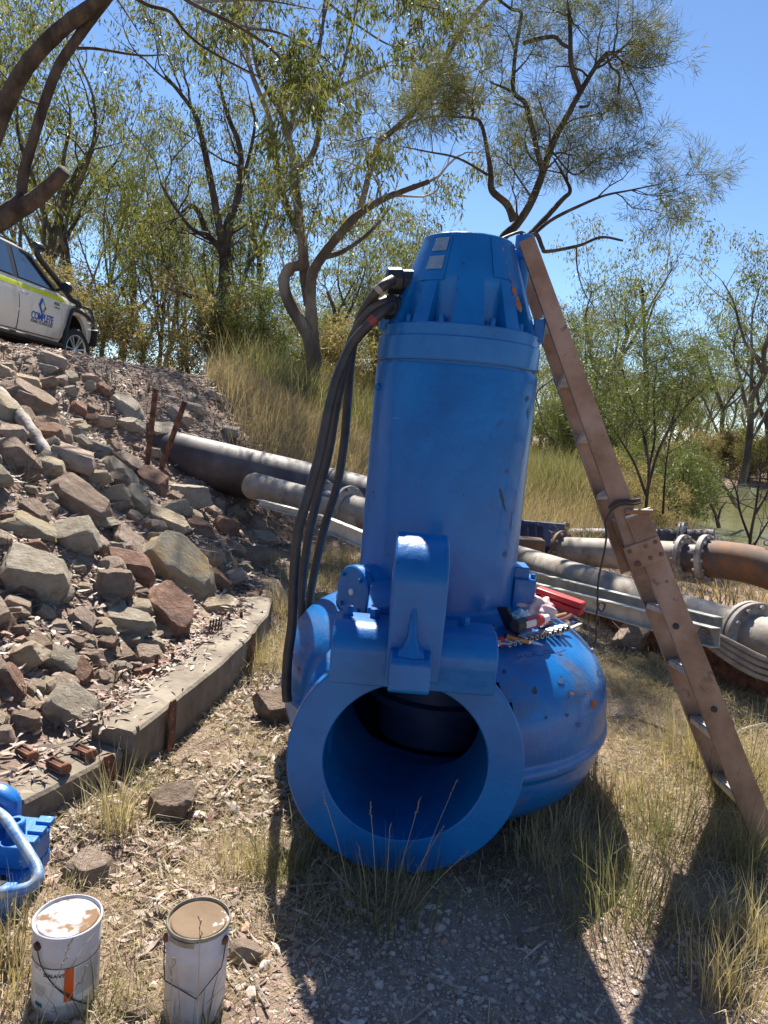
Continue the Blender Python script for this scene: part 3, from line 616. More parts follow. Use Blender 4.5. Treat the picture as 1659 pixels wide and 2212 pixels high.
# socket rail
sa = top_at(1092, 1402, .02); sb = top_at(1222, 1368, .02); sa[2] += .005; sb[2] += .006
sd_ = dirp(sa, sb); rail = empty('socket_rail', tuple(sa), 'silver rail holding a row of chrome sockets on the blue casing', 'socket set')
up_ = np.array([0, 0, 1.0]); out_ = np.cross(sd_, up_); out_ /= np.linalg.norm(out_); out_ = out_ if out_[1] < 0 else -out_
fwd_ = out_ * .9 + up_ * .12; fwd_ /= np.linalg.norm(fwd_)
Ls = np.linalg.norm(sb - sa); r3 = np.stack([sd_, np.cross(up_, sd_), up_], 1)
MB().box((sa + sb) / 2 - out_ * .030 + up_ * .012 + sd_ * .03, (Ls + .10, .022, .006), np.stack([sd_, np.cross(fwd_, sd_), fwd_], 1)).build('rail', M['bare_steel'], rail, smooth=False)
pos = 0.0
for k in range(12):
    r = .0085 + .0006 * k; c = sa + sd_ * (Ls * (.02 + .96 * (k / 11) ** 1.04)) + up_ * (r + .003)
    sk = MB().lathe([(r * .95, -.028), (r, -.02), (r, .012), (r * .97, .014), (r * .74, .014), (r * .70, .002)], 18, c, fwd_, cap=False).build('socket', M['bare_steel'], rail, angle=30)
    MB().lathe([(r * .74, .000), (.0005, -.001)], 12, c, fwd_, cap=False).build('bore', M['dark_socket'], sk)
# spray bottle lying down
ba = top_at(1110, 1368, .05); bb = top_at(1180, 1352, .05); ba[2] += .03; bb[2] += .035; bd_ = dirp(ba, bb); Lb = np.linalg.norm(bb - ba)
bt = empty('lubricant_bottle', tuple(ba), 'small red and black bottle with white cap lying behind the socket rail', 'bottle')
MB().lathe([(.022, 0), (.026, .004), (.026, Lb * .28)], 20, ba, bd_).build('base', M['print_black'], bt); MB().lathe([(.0262, Lb * .28), (.0262, Lb * .75), (.024, Lb * .78)], 20, ba, bd_, cap=False).build('body', M['red_print'], bt)
MB().lathe([(.024, Lb * .78), (.022, Lb * .84), (.016, Lb * .88), (.016, Lb * 1.0), (.012, Lb * 1.02)], 20, ba, bd_).build('cap', M['white_cap'], bt)
lb = MB(); u_, w_, a_ = frame(bd_); lr = .0268
th_ = np.linspace(-.5, .6, 6) + atan2(-CF @ w_ * 1.0, -CF @ u_); lb.grid(np.array([[ba + bd_ * (Lb * q) + lr * (cos(t) * u_ + sin(t) * w_) for q in (.2, .5)] for t in th_])); lb.build('paper_label', M['label_paper'], bt)
# rag
ra = top_at(1160, 1345, .02); rg_ = MB(); rr_ = np.random.RandomState(5)
bm = bmesh.new(); bmesh.ops.create_icosphere(bm, subdivisions=4, radius=1)
V = np.array([v.co[:] for v in bm.verts]); Fq = [tuple(v.index for v in f.verts) for f in bm.faces]; bm.free()
rid = np.zeros(len(V))
for k in range(14):
    ax_ = rr_.randn(3); ax_ /= np.linalg.norm(ax_); rid += np.abs(np.sin((V @ ax_) * (3 + 3 * rr_.rand()) + rr_.rand() * 6)) * .5
rid = (rid - rid.mean()) / rid.std(); V = V * (1 + .13 * rid)[:, None] * np.array([.085, .075, .058]); V[:, 2] = np.maximum(V[:, 2], -.035)
rc = top_at(1160, 1338, .0) + np.array([.0, .03, .035])
tag(MB().add(V + rc, Fq).build('cloth_rag', M['rag'], None, angle=70), 'crumpled pink rag lying among tools on the casing', 'rag')
# red case
ca = np.array([.76, 3.38, .80]); cb_ = np.array([.955, 3.25, .77]); cd_ = dirp(ca, cb_); cs_ = np.cross(up_, cd_); cs_ /= np.linalg.norm(cs_); cu_ = np.cross(cd_, cs_)
R3 = np.stack([cd_, cs_, cu_], 1); Lc = np.linalg.norm(cb_ - ca)
case = empty('red_tool_case', tuple(ca), 'long red plastic tool case behind the rag', 'tool case')
MB().box((ca + cb_) / 2 + cu_ * .016, (Lc, .07, .030), R3).build('case_base', M['red_case'], case, bevel=.006); MB().box((ca + cb_) / 2 + cu_ * .048, (Lc - .004, .066, .030), R3).build('case_lid', M['red_case'], case, bevel=.008)
MB().box((ca * .75 + cb_ * .25) + cu_ * .032 - cs_ * .036, (.04, .008, .026), R3).build('latch', M['red_case'], case, bevel=.002)
# pliers with amber grips
def grip_tool(name, pa, pb, lab, open_=.016):
    e = empty(name, tuple(pa), lab, 'pliers'); d = dirp(pa, pb); s_ = np.cross(up_, d); L_ = np.linalg.norm(pb - pa)
    for q in (-1, 1):
        P = smooth_path([pa + s_ * q * .006, pa + d * L_ * .35 + s_ * q * (.008 + open_ * .6), pa + d * L_ * .7 + s_ * q * (.009 + open_), pb + s_ * q * (.004 + open_ * .8)], 5)
        MB().tube(P, np.linspace(.008, .0105, len(P)), 8).build('grip', M['amber_grip'] if q > 0 else M['maroon_grip'], e)
    MB().lathe([(.013, -.005), (.013, .005)], 14, pa).build('pivot', M['bare_steel'], e)
    for q in (-1, 1): MB().tube([pa, pa - d * .03 + s_ * q * .006, pa - d * .06 + s_ * q * .003], [.009, .008, .004], 6).build('jaw', M['bare_steel'], e)
    return e
pa = top_at(1165, 1365, .02) + up_ * .03; pb = top_at(1226, 1340, .02) + up_ * .035; grip_tool('pliers', pa, pb, 'pliers with amber and maroon grips lying against the pink rag')
pa = top_at(1140, 1395, .01) + up_ * .018; pb = top_at(1092, 1384, .01) + up_ * .02; grip_tool('pliers', pa, pb, 'short amber handled pliers beside the red cap', .008)
# spanner, aluminium level, phone-like box, plastic bag, red cap
wa = top_at(1165, 1378, .01) + up_ * .016; wb_ = top_at(1240, 1350, .0) + up_ * .016; wd_ = dirp(wa, wb_)
sp = empty('spanner', tuple(wa), 'blue handled spanner lying behind the socket rail', 'spanner'); MB().tube([wa, wb_], .007, 8).build('shank', M['blue_wrench'], sp)
us = np.cross(up_, wd_)
for q in (-1, 1): MB().tube(smooth_path([wb_, wb_ + wd_ * .012 + us * q * .014, wb_ + wd_ * .03 + us * q * .012], 4), .006, 6).build('jaw', M['blue_wrench'], sp)
la = top_at(1205, 1376, .0) + up_ * .012; lb_ = top_at(1254, 1352, .0) + up_ * .012; ld_ = dirp(la, lb_)
tag(MB().box((la + lb_) / 2, (np.linalg.norm(lb_ - la), .02, .012), np.stack([ld_, np.cross(up_, ld_), up_], 1)).build('aluminium_bar', M['ladder_tread'], None, bevel=.0015), 'short pale aluminium bar poking out past the largest socket', 'metal bar')
ph = top_at(1108, 1372, .0) + np.array([-.02, .03, .05]); ry = np.array(Matrix.Rotation(radians(-28), 3, 'Y') @ Matrix.Rotation(radians(30), 3, 'Z'))
fb = empty('phone', tuple(ph), 'black slab phone propped between the motor and the bottle', 'phone'); MB().box(ph, (.012, .075, .13), ry).build('phone_body', M['print_black'], fb, bevel=.003)
bg_ = MB(); q_ = top_at(1128, 1362, .0) + np.array([0, .06, .03]); Vb = V * np.array([.55, .6, .75]) + q_
tag(bg_.add(Vb, Fq).build('plastic_bag', M['clear_bag'], None, angle=30), 'pale blue crumpled plastic bag behind the bottle', 'plastic bag')
rc_ = top_at(1082, 1396, .0) + np.array([-.005, -.01, .022])
tag(MB().lathe([(.018, -.012), (.020, -.010), (.020, .010), (.018, .012)], 24, rc_, (-.2, -1, .15)).build('red_plastic_disc', M['red_case'], None, bevel=.001), 'round red plastic disc standing at the bracket end', 'plastic disc')

# ---------------------------------------------------------------- paint cans
def paint_can(name, cx, cy, R, Hh, lean, lab, lidm, labelled):
    z0 = gz(cx, cy) - .004; e = empty(name, (cx, cy, z0), lab, 'can')
    c = (cx, cy, z0)
    e2 = MB().lathe([(R * .96, 0), (R * .985, .004), (R * .985, Hh * .70), (R * 1.0, Hh * .715), (R * 1.015, Hh * .73), (R * 1.0, Hh * .745), (R * .99, Hh * .76), (R * .99, Hh * .96), (R * .975, Hh * .975)], 56, c, cap=False).build('can_body', M['can_white'], e, angle=40)
    MB().lathe([(R * 1.0, Hh * .955), (R * 1.03, Hh * .965), (R * 1.035, Hh * .985), (R * 1.02, Hh * 1.0), (R * .985, Hh * 1.003), (R * .965, Hh * .995), (R * .955, Hh * .965)], 56, c, cap=False).build('rim', M['can_band'] if not labelled else M['can_white'], e, angle=60)
    MB().lathe([(R * .96, Hh * .968), (R * .90, Hh * .966), (R * .885, Hh * .982), (R * .86, Hh * .986), (R * .80, Hh * .982), (.001, Hh * .984)], 56, c, cap=False).build('lid', lidm, e, angle=50)
    t0 = atan2(-cy, -cx)                                          # angle that faces the viewer's side
    def wall(t, z, off=.0012): return np.array([cx + (R * .985 + off) * cos(t), cy + (R * .985 + off) * sin(t), z0 + z])
    if labelled:
        def strip(nm, ta, tb, za, zb, mt, off): return MB().grid(np.array([[wall(t, z, off) for z in (za, zb)] for t in np.linspace(ta, tb, max(3, int(abs(tb - ta) / .12)))])).build(nm, mt, e)
        strip('paper_label', t0 - 1.55, t0 + 1.4, Hh * .10, Hh * .63, M['label_paper'], .0008); strip('teal_line', t0 - 1.55, t0 + 1.4, Hh * .63, Hh * .638, M['print_teal'], .0014)
        strip('orange_panel', t0 - .05, t0 + .22, Hh * .235, Hh * .628, M['print_orange'], .0018); strip('teal_box', t0 - 1.0, t0 - .72, Hh * .15, Hh * .20, M['print_teal'], .0018)
        def wrap(txt, tc, zc, size, mt, nm='label_text', bold=0.0):
            Vt, Ft = text_np(txt, size, 0, bold); Q = np.array([wall(tc + v[0] / R, zc + v[1], .0022) for v in Vt]); MB().add(Q, Ft).build(nm, mt, e, smooth=False, fixn=False)
        wrap('SEALANT', t0 - .36, Hh * .555, .013, M['print_black'], bold=.0004)
        for i in range(3): wrap('PART A', t0 - .95, Hh * (.60 - .0 * i), .009, M['print_black']) if i == 0 else None
        rs_ = np.random.RandomState(8)
        for i in range(5): strip('text_line', t0 - 1.05, t0 - .72 + .12 * rs_.rand(), Hh * (.40 - .028 * i), Hh * (.409 - .028 * i), M['print_grey'], .0016)
        for i in range(16): strip('text_line', t0 + .27, t0 + 1.15, Hh * (.60 - .021 * i), Hh * (.606 - .021 * i), M['print_grey'], .0016)
        for i in range(5): strip('text_line', t0 - .4, t0 + .8, Hh * (.185 - .017 * i), Hh * (.190 - .017 * i), M['print_grey'], .0016)
    # bail ears and wire
    ea, eb = (t0 - .95, t0 + 2.2) if labelled else (t0 + 1.0, t0 - 1.35)
    for t in (ea, eb): MB().lathe([(.012, -.002), (.011, .006), (.005, .009)], 7, wall(t, Hh * .86), (cos(t), sin(t), 0)).build('bail_ear', M['rust'], e)
    if labelled: ws = [wall(ea + (eb - ea) * q * .55, Hh * (.86 - .80 * q ** .7), .005) for q in np.linspace(0, 1, 12)]
    else: ws = [wall(ea, Hh * .86, .006), wall(ea - .12, Hh * .70, .008), wall(ea - .22, Hh * .62, .01), wall(t0 + .05, Hh * .40, .014), wall(t0 - .95, Hh * .50, .014), wall(t0 - 1.15, Hh * .62, .01), wall(eb, Hh * .86, .006)]
    MB().tube(ws if not labelled else smooth_path(ws, 3), .0016, 6).build('bail_wire', M['wire'], e)
    if not labelled:
        t = t0 - .55; MB().grid(np.array([[wall(t + q, z, .006) for z in (Hh * .915, Hh * .965)] for q in np.linspace(-.45, .45, 8)])).build('band_clasp', M['can_band'], e)
    return e
c1 = atz(147, 1977, .235); paint_can('paint_can', c1[0], c1[1], .084, .235, 0, 'white paint can with orange printed label and rust smeared lid', M['can_lid'], True)
c2 = atz(428, 2017, .235); paint_can('paint_can', c2[0], c2[1], .079, .255, 0, 'plain white paint can with brown dirt covered lid and bent wire handle', M['can_lid_dirty'], False)

# ---------------------------------------------------------------- blue pump fitting at the left edge
fc = np.array([-1.135, 2.13, 0.0]); fc[2] = gz(fc[0], fc[1])
fit = empty('guide_bracket_casting', tuple(fc), 'chipped blue cast pump fitting with bent lifting bar, lying in dry grass', 'pump part')
def fp(px, py, y): return aty(px, py, y)
z0 = fc[2]
# octagonal base with a step
oct_ = [(-.34, -.20), (-.16, -.30), (.02, -.30), (.115, -.17), (.135, .06), (.10, .12), (-.34, .12)]
MB().prism([(fc[0] + x, fc[1] + y, z0 + .06) for x, y in oct_], (0, 0, .045)).build('base_plate', M['blue_chipped'], fit, bevel=.006)
MB().prism([(fc[0] + x * .9, fc[1] + y * .9, z0 - .03) for x, y in oct_], (0, 0, .09)).build('base_foot', M['blue_chipped'], fit, bevel=.006)
st_ = [(-.34, -.06), (.10, -.06), (.128, -.03), (.132, .06), (.10, .115), (-.34, .115)]
MB().prism([(fc[0] + x, fc[1] + y, z0 + .105) for x, y in st_], (0, 0, .075)).build('step_block', M['blue_chipped'], fit, bevel=.005)
for i in range(3): MB().box((fc[0] + .105, fc[1] + .085 - .055 * i, z0 + .187), (.05, .038, .016)).build('step_tooth', M['blue_chipped'], fit, bevel=.003)
MB().box((fc[0] - .06, fc[1] - .064, z0 + .14), (.075, .006, .05)).build('slot', M['dark_socket'], fit)
for x, y in ((.055, -.115), (-.105, -.225)):
    MB().lathe([(.030, .0), (.028, .002), (.001, .002)], 20, (fc[0] + x, fc[1] + y, z0 + .1052)).build('bolt_hole', M['dark_socket'], fit)
sc_ = np.array([fc[0] + .045, fc[1] + .01, z0 + .18]); scr = MB().lathe([(.030, 0), (.030, .045), (.026, .05), (.015, .05), (.014, .03)], 24, sc_, cap=False).build('cap_screw', M['blue_chipped'], fit)
MB().lathe([(.0155, .031), (.001, .031)], 6, sc_, cap=False).build('hex_socket', M['dark_socket'], scr)
arch = [(-.34, 0), (.02, 0), (.02, .16), (.005, .20), (-.03, .235), (-.08, .25), (-.20, .25), (-.34, .21)]
MB().prism([(fc[0] + x + .005, fc[1] + .03, z0 + .16 + z * .62) for x, z in arch], (0, .075, 0)).build('lifting_lug', M['blue_chipped'], fit, bevel=.028, seg=4)
bar = [aty(*p) for p in ((-40, 1735, 2.17), (5, 1762, 2.12), (32, 1797, 2.05), (58, 1838, 1.99), (78, 1872, 1.95), (82, 1896, 1.92), (66, 1915, 1.90), (35, 1924, 1.885), (-10, 1928, 1.88), (-80, 1925, 1.9))]
MB().tube(smooth_path(bar, 6), .0165, 12).build('bent_bar', M['bar_worn'], fit)

# ---------------------------------------------------------------- concrete edge with steel stakes
def kerb_block(name, pts, h0, h1, width, lab, wob=.012):
    e = empty(name, (pts[0][0], pts[0][1], 0), lab, 'kerb'); pts = np.array(pts, float); m_ = MB(); r_ = np.random.RandomState(int(abs(pts[0][0]) * 997)); n = 26
    t = np.linspace(0, 1, n); P = np.stack([np.interp(t, np.linspace(0, 1, len(pts)), pts[:, k]) for k in (0, 1)], 1); T = np.gradient(P, axis=0); T /= np.linalg.norm(T, axis=1)[:, None]
    Nn = np.stack([-T[:, 1], T[:, 0]], 1); Nn *= np.sign(-Nn[:, :1]); rows = []
    for i in range(n):
        hh = h0 + (h1 - h0) * t[i] + wob * (vnoise(P[i, 0] * 3, P[i, 1] * 3, .5, 9) - .5); w = width * (1 + .15 * (vnoise(P[i, 0], P[i, 1], .3, 5) - .5)); wv_ = wob * (vnoise(P[i, 0], P[i, 1], .25, 11) - .5)
        f_ = P[i] + Nn[i] * wv_
        rows.append([(*f_, -.08), (*(f_ + Nn[i] * .004), hh * .5), (*f_, hh - .012), (*(f_ + Nn[i] * .012), hh), (*(f_ + Nn[i] * w * .5), hh + .006), (*(f_ + Nn[i] * w), hh - .004), (*(f_ + Nn[i] * (w + .01)), -.08)])
    G = np.array(rows); m_.grid(G); b = G.shape[1]; m_.f += [tuple(range(b))[::-1], tuple((n - 1) * b + j for j in range(b))]
    m_.build('slab', M['concrete'], e, angle=30); return e
kA = kerb_block('concrete_kerb', [(-.965, 2.86), (-.86, 3.4), (-.80, 3.75), (-.74, 4.3), (-.73, 4.75), (-.76, 5.15)], .205, .21, .20, 'long weathered concrete edging slab at the foot of the rubble slope')
kB = kerb_block('concrete_kerb', [(-1.0, 2.83), (-1.10, 2.63), (-1.21, 2.42), (-1.33, 2.20)], .13, .10, .27, 'short low concrete slab with rusty spools beside the blue casting')
KA = np.array([(-.965, 2.86), (-.86, 3.4), (-.80, 3.75), (-.74, 4.3), (-.73, 4.75)]); KB = np.array([(-1.33, 2.20), (-1.21, 2.42), (-1.10, 2.63), (-1.0, 2.83)])
def stake(line, px, h, lab, grp):
    ys = np.linspace(line[0, 1], line[-1, 1], 200); xs = np.interp(ys, line[:, 1], line[:, 0]); k = int(np.argmin([abs(proj((x + .02, y, h * .6))[0] - px) for x, y in zip(xs, ys)])); k = min(max(k, 3), 196)
    t = np.array([xs[k + 3] - xs[k - 3], ys[k + 3] - ys[k - 3], 0]); t /= np.linalg.norm(t); nrm = np.array([t[1], -t[0], 0]); a = np.array([xs[k], ys[k], 0]) + nrm * .016
    e = empty('steel_stake', (a[0], a[1], 0), lab, 'stake', grp); w = .034
    st = MB().prism([a - t * w + [0, 0, -.06], a + t * w + [0, 0, -.06], a + t * w + [0, 0, h - .022], a + t * w * .55 + [0, 0, h], a - t * w * .55 + [0, 0, h], a - t * w + [0, 0, h - .022]], nrm * .009).build('flat_bar', M['rust'], e, bevel=.0015)
    for q in (.35, .6, .82): MB().lathe([(.005, 0), (.0005, .001)], 8, a + nrm * .0095 + np.array([0, 0, h * q]), nrm).build('drilled_hole', M['tape_white'], st)
stake(KA, 371, .235, 'rusty flat steel stake against the long concrete edge', 'steel stakes along the concrete edge'); stake(KA, 545, .235, 'rusty flat steel stake against the long concrete edge', 'steel stakes along the concrete edge'); stake(KB, 236, .155, 'rusty flat steel stake against the low concrete slab', None)
# rusty cast spools and clips lying on the slabs
def spool(px, py, ang, lab):
    p = hit(px, py); p[2] = max(p[2], .12) + .024; d = np.array([cos(ang), sin(ang), 0]); e = empty('rusty_spool', tuple(p), lab, 'spool', 'rusty spools on the low slab')
    MB().lathe([(.022, -.05), (.026, -.045), (.026, -.038), (.016, -.036), (.016, .036), (.026, .038), (.026, .045), (.022, .05)], 14, p, d).build('barrel', M['rust'], e)
    for k in range(5):
        a = k * 2 * pi / 5; u_, w_, _ = frame(d); q = p + .021 * (cos(a) * u_ + sin(a) * w_); MB().tube([q - d * .04, q + d * .04], .004, 5).build('rib', M['rust'], e)
for q in ((181, 1660, -.5), (125, 1712, -.5), (58, 1640, -.55)): spool(*q, 'rusty ribbed steel spool resting on the low concrete slab')
def clip(px, py, ang):
    p = hit(px, py); p[2] = .205; d = np.array([cos(ang), sin(ang), 0]); s_ = np.array([-d[1], d[0], 0]); e = empty('rusty_clip', tuple(p), 'rusty angle clip bolted on top of the long concrete edge', 'clip', 'rusty clips on the concrete edge')
    MB().box(p + np.array([0, 0, .004]), (.11, .045, .006), np.stack([d, s_, [0, 0, 1]], 1)).build('foot', M['rust'], e)
    for q in (-1, 1): MB().prism([p + d * q * .045 - s_ * .018, p + d * q * .045 + s_ * .018, p + d * q * .045 + s_ * .018 + np.array([0, 0, .03]), p + d * q * .045 - s_ * .01 + np.array([0, 0, .042])], d * .008).build('tab', M['rust'], e)
for q in ((310, 1510), (352, 1478), (505, 1362)): clip(*q, .7)
for i in range(9):
    p = hit(450 + 6.5 * (i % 5) + 2 * (i // 5), 1402 - 3.2 * (i % 5) - 12 * (i // 5)); p[2] = .203
    e = empty('stud_bolt', tuple(p), 'short dark stud bolt standing in a cluster on the concrete edge', 'bolt', 'cluster of stud bolts on the concrete edge')
    MB().lathe([(.006, 0), (.006, .05), (.005, .052)], 8, p).build('shank', M['dead_wood'], e); MB().lathe([(.011, .0), (.011, .012)], 6, p).build('nut', M['rust'], e)
# ---------------------------------------------------------------- pipes
def pipe(e, name, P, r, mat, n=28, cap=True): return MB().tube(P, r, n, cap).build(name, mat, e, angle=40)
def flange(e, c, d, r_out, th, mat, bolts=12, nm='flange', rb=None):
    d = np.array(d, float); d /= np.linalg.norm(d); f_ = MB().lathe([(r_out - .003, -th / 2), (r_out, -th / 2 + .003), (r_out, th / 2 - .003), (r_out - .003, th / 2)], 40, c, d).build(nm, mat, e, angle=30)
    u_, w_, _ = frame(d); rb = rb or r_out * .88; b = .03 * r_out / .25
    for k in range(bolts):
        a = k * 2 * pi / bolts; p = np.array(c) + rb * (cos(a) * u_ + sin(a) * w_)
        MB().tube([p - d * (th / 2 + b * 1.0), p + d * (th / 2 + b * 1.0)], b * .55, 6).build('bolt', M['flange_steel'], f_)
    return f_
# large dark pipe out of the bank
a = aty(352, 990, 8.1); b = aty(470, 1008, 7.95); c = aty(790, 1085, 7.5); r_ = .275
d_ = (c - b) / np.linalg.norm(c - b); a = b - d_ * 2.2
big = empty('large_pipe', tuple(b), 'large dark brown steel pipe coming out of the rubble bank', 'pipe'); pipe(big, 'pipe_wall', np.array([a, b, c, c + d_ * .9]), r_, M['pipe_brown'], 40)
for q in (.55, 1.35): MB().lathe([(r_ + .004, -.012), (r_ + .008, 0), (r_ + .004, .012)], 40, b + d_ * q, d_ + np.array([0, .25, .1]) * (q < 1), cap=False).build('weld_seam', M['pipe_brown'], big)
# smaller grey pipe lying in front of it, with coupling
a = aty(548, 1050, 7.05); b = aty(770, 1112, 6.25); d_ = dirp(a, b); r_ = .135
sm = empty('branch_pipe', tuple(a), 'short grey pipe with blunt end lying against the large dark pipe', 'pipe')
P = [a - d_ * .07, a - d_ * .05, a, a + d_ * .9, b + d_ * .1]; MB().tube(np.array(P), [.06, .115, r_, r_, r_], 30).build('pipe_wall', M['pipe_grey'], sm, angle=50)
vc = aty(720, 1092, 6.42); val = empty('pipe_coupling', tuple(vc), 'rust brown flanged coupling with blue body between the hanging cables and motor', 'coupling')
MB().lathe([(.12, -.16), (.12, .16)], 28, vc, d_).build('coupling_body', M['navy_paint'], val)
for q in (-.17, .17): flange(val, vc + d_ * q, d_, .215, .03, M['flange_steel'], 10)
MB().tube([vc + d_ * .2, vc + d_ * .75], .14, 26).build('outlet_pipe', M['pipe_grey'], val)
# steel channel on the left, running down to the skid
def channel_beam(name, a, b, h, fl, mat, lab, web=.006, up=(0, 0, 1), side=None):
    a = np.array(a, float); b = np.array(b, float); d = dirp(a, b); u = np.array(up, float); u -= d * (u @ d); u /= np.linalg.norm(u); s = np.cross(d, u)
    if s[1] > 0: s = -s
    if side: s = s * side
    e = empty(name, tuple(a), lab, 'steel channel'); L_ = np.linalg.norm(b - a); mid = (a + b) / 2; R3_ = np.stack([d, s, u], 1)
    MB().box(mid, (L_, web, h), R3_).build('web', mat, e, smooth=False)
    for q in (-1, 1): MB().box(mid + u * q * (h / 2 + web * .4) + s * (fl / 2 - web / 2), (L_, fl, web), R3_).build('flange_strip', mat, e, smooth=False)
    return e
channel_beam('steel_channel', aty(560, 1085, 6.35), aty(705, 1122, 5.95), .05, .05, M['galvanised'], 'pale steel angle rail running beside the short grey pipe')
channel_beam('steel_channel', aty(700, 1128, 5.8), aty(790, 1165, 5.5), .11, .06, M['galvanised'], 'bolted pale steel channel end seen between cables and motor')
# right-hand skid: grey pipe with flange towards us
A = aty(1095, 1198, 8.2); Bq = aty(1618, 1372, 4.55); d_ = dirp(A, Bq); r_ = .142
gp = empty('long_grey_pipe', tuple(A), 'long dusty grey pipe running past the ladder to a bolted flange', 'pipe'); pipe(gp, 'pipe_wall', np.array([A - d_ * 1.5, A, (A + Bq) / 2, Bq]), r_, M['pipe_grey'], 36)
flange(gp, Bq, d_, .225, .035, M['flange_steel'], 12); flange(gp, Bq + d_ * .05, d_, .225, .035, M['flange_steel'], 12)
pipe(gp, 'outlet_spool', np.array([Bq, Bq + d_ * 1.3]), .15, M['pipe_grey'], 30)
wire_c = A + d_ * .45; MB().lathe([(r_ + .004, -.005), (r_ + .010, 0), (r_ + .004, .005)], 30, wire_c, d_ + np.array([0, 0, .3]), cap=False).build('wire_tie', M['wire'], gp)
# galvanised channels in front of it
s_ = np.cross(d_, np.array([0, 0, 1.0])); s_ /= np.linalg.norm(s_); s_ = s_ if s_[1] < 0 else -s_
ch0 = aty(1120, 1238, 7.3); ch1 = aty(1560, 1352, 4.45); channel_beam('steel_channel', ch0, ch1, .10, .07, M['galvanised'], 'galvanised steel channel lying just below the long grey pipe')
ch0 = aty(1120, 1262, 6.9); ch1 = aty(1555, 1378, 4.25); channel_beam('steel_channel', ch0, ch1, .11, .07, M['galvanised'], 'front galvanised steel channel with dust along its ledge, below the grey pipe')
sk0 = aty(1120, 1300, 6.9); sk1 = aty(1700, 1455, 4.25)
skid = empty('steel_skid', tuple(sk0), 'dark rusty steel skid beam under the galvanised channels', 'skid'); dk = dirp(sk0, sk1); uu = np.array([0, 0, 1.0])
MB().box((sk0 + sk1) / 2 + np.array([.02, .12, -.09]), (np.linalg.norm(sk1 - sk0) + .4, .016, .26), np.stack([dk, np.cross(uu, dk), np.cross(dk, np.cross(uu, dk))], 1)).build('beam_web', M['rust'], skid, smooth=False)
for q in np.linspace(.08, .92, 6): MB().box(sk0 + (sk1 - sk0) * q + np.array([.02, .09, -.09]), (.012, .06, .24), np.stack([dk, np.cross(uu, dk), np.cross(dk, np.cross(uu, dk))], 1)).build('stiffener', M['rust'], skid, smooth=False)
# bundle of grey cables dropping from the skid
for k in range(4):
    P = [aty(1505 + 3 * k, 1372 - 5 * k, 4.4), aty(1535 + 6 * k, 1398 - 8 * k, 4.3), aty(1580 + 6 * k, 1430 - 11 * k, 4.25), aty(1640 + 4 * k, 1462 - 13 * k, 4.2), aty(1720, 1482 - 14 * k, 4.15)]
    o = MB().tube(smooth_path(P, 5), .017, 10).build('grey_cable', M['pipe_grey'], None); tag(o, 'thick dusty grey cable in the bundle sagging below the bolted flange', 'cable', 'bundle of grey cables by the flange')
# farther pipe run with elbow
A2 = aty(1215, 1190, 9.6); B2_ = aty(1478, 1205, 8.4); d2 = dirp(A2, B2_); r2 = .19
up2 = empty('flanged_pipe', tuple(A2), 'grey pipe with bolted flanges leading into the rusty elbow', 'pipe'); pipe(up2, 'pipe_wall', np.array([A2, (A2 + B2_) / 2, B2_]), r2, M['pipe_grey'], 34)
C2 = B2_ + d2 * .26; flange(up2, B2_, d2, .275, .05, M['flange_steel'], 14); flange(up2, C2, d2, .285, .06, M['flange_steel'], 14)
pipe(up2, 'rubber_sleeve', np.array([B2_, B2_ + d2 * .06, B2_ + d2 * .2, C2]), np.array([.18, .165, .165, .18]), M['pipe_brown'], 30)
elb = empty('pipe_elbow', tuple(C2), 'orange rusty pipe elbow bending down to the right', 'pipe elbow')
dn_ = np.array([.55, -.75, -.45]); P = [C2, C2 + d2 * .22, C2 + d2 * .5 + dn_ * .08, C2 + d2 * .72 + dn_ * .28, C2 + d2 * .85 + dn_ * .6, C2 + d2 * .9 + dn_ * 1.0]
pipe(elb, 'elbow_wall', smooth_path(P, 6), .215, M['rust_orange'], 34); ey_ = C2 + d2 * .62 + np.array([0, 0, .22]); MB().tube([ey_ + .03 * np.array([cos(t), 0, sin(t)]) for t in np.linspace(0, 2 * pi, 13)], .007, 6).build('lifting_eye', M['rust'], elb)
cp = A2 + d2 * .02; cpl = empty('pipe_coupling', tuple(cp - d2 * .4), 'pale flanged coupling with blue body at the start of the flanged pipe', 'coupling')
MB().lathe([(.15, -.5), (.15, .02)], 26, cp, d2).build('coupling_body', M['navy_paint'], cpl)
for q in (-.02, -.28, -.46): flange(cpl, cp + d2 * q, d2, .27 if q < -.3 else .275, .045, M['rust_orange'] if q > -.1 else M['flange_steel'], 10)
for k in range(5):
    u_, w_, _ = frame(d2); a = k * 2 * pi / 5; q = cp + .24 * (cos(a) * u_ + sin(a) * w_); MB().tube([q - d2 * .46, q], .012, 6).build('tie_rod', M['rust'], cpl)
# third pipe behind
A3 = aty(1230, 1160, 11.2); B3 = aty(1400, 1162, 10.6); d3 = dirp(A3, B3); th3 = empty('rear_pipe', tuple(A3), 'farthest grey pipe with two pale flanges, behind the flanged pipe', 'pipe')
pipe(th3, 'pipe_wall', np.array([A3, B3, B3 + d3 * .9]), .14, M['pipe_brown'], 28)
for q in (.0, .05, .45, .5): flange(th3, B3 + d3 * q, d3, .24, .04, M['flange_steel'], 10)
for q in (-.05, -.4): flange(th3, A3 + d3 * q, d3, .24, .04, M['rust_orange'], 8)
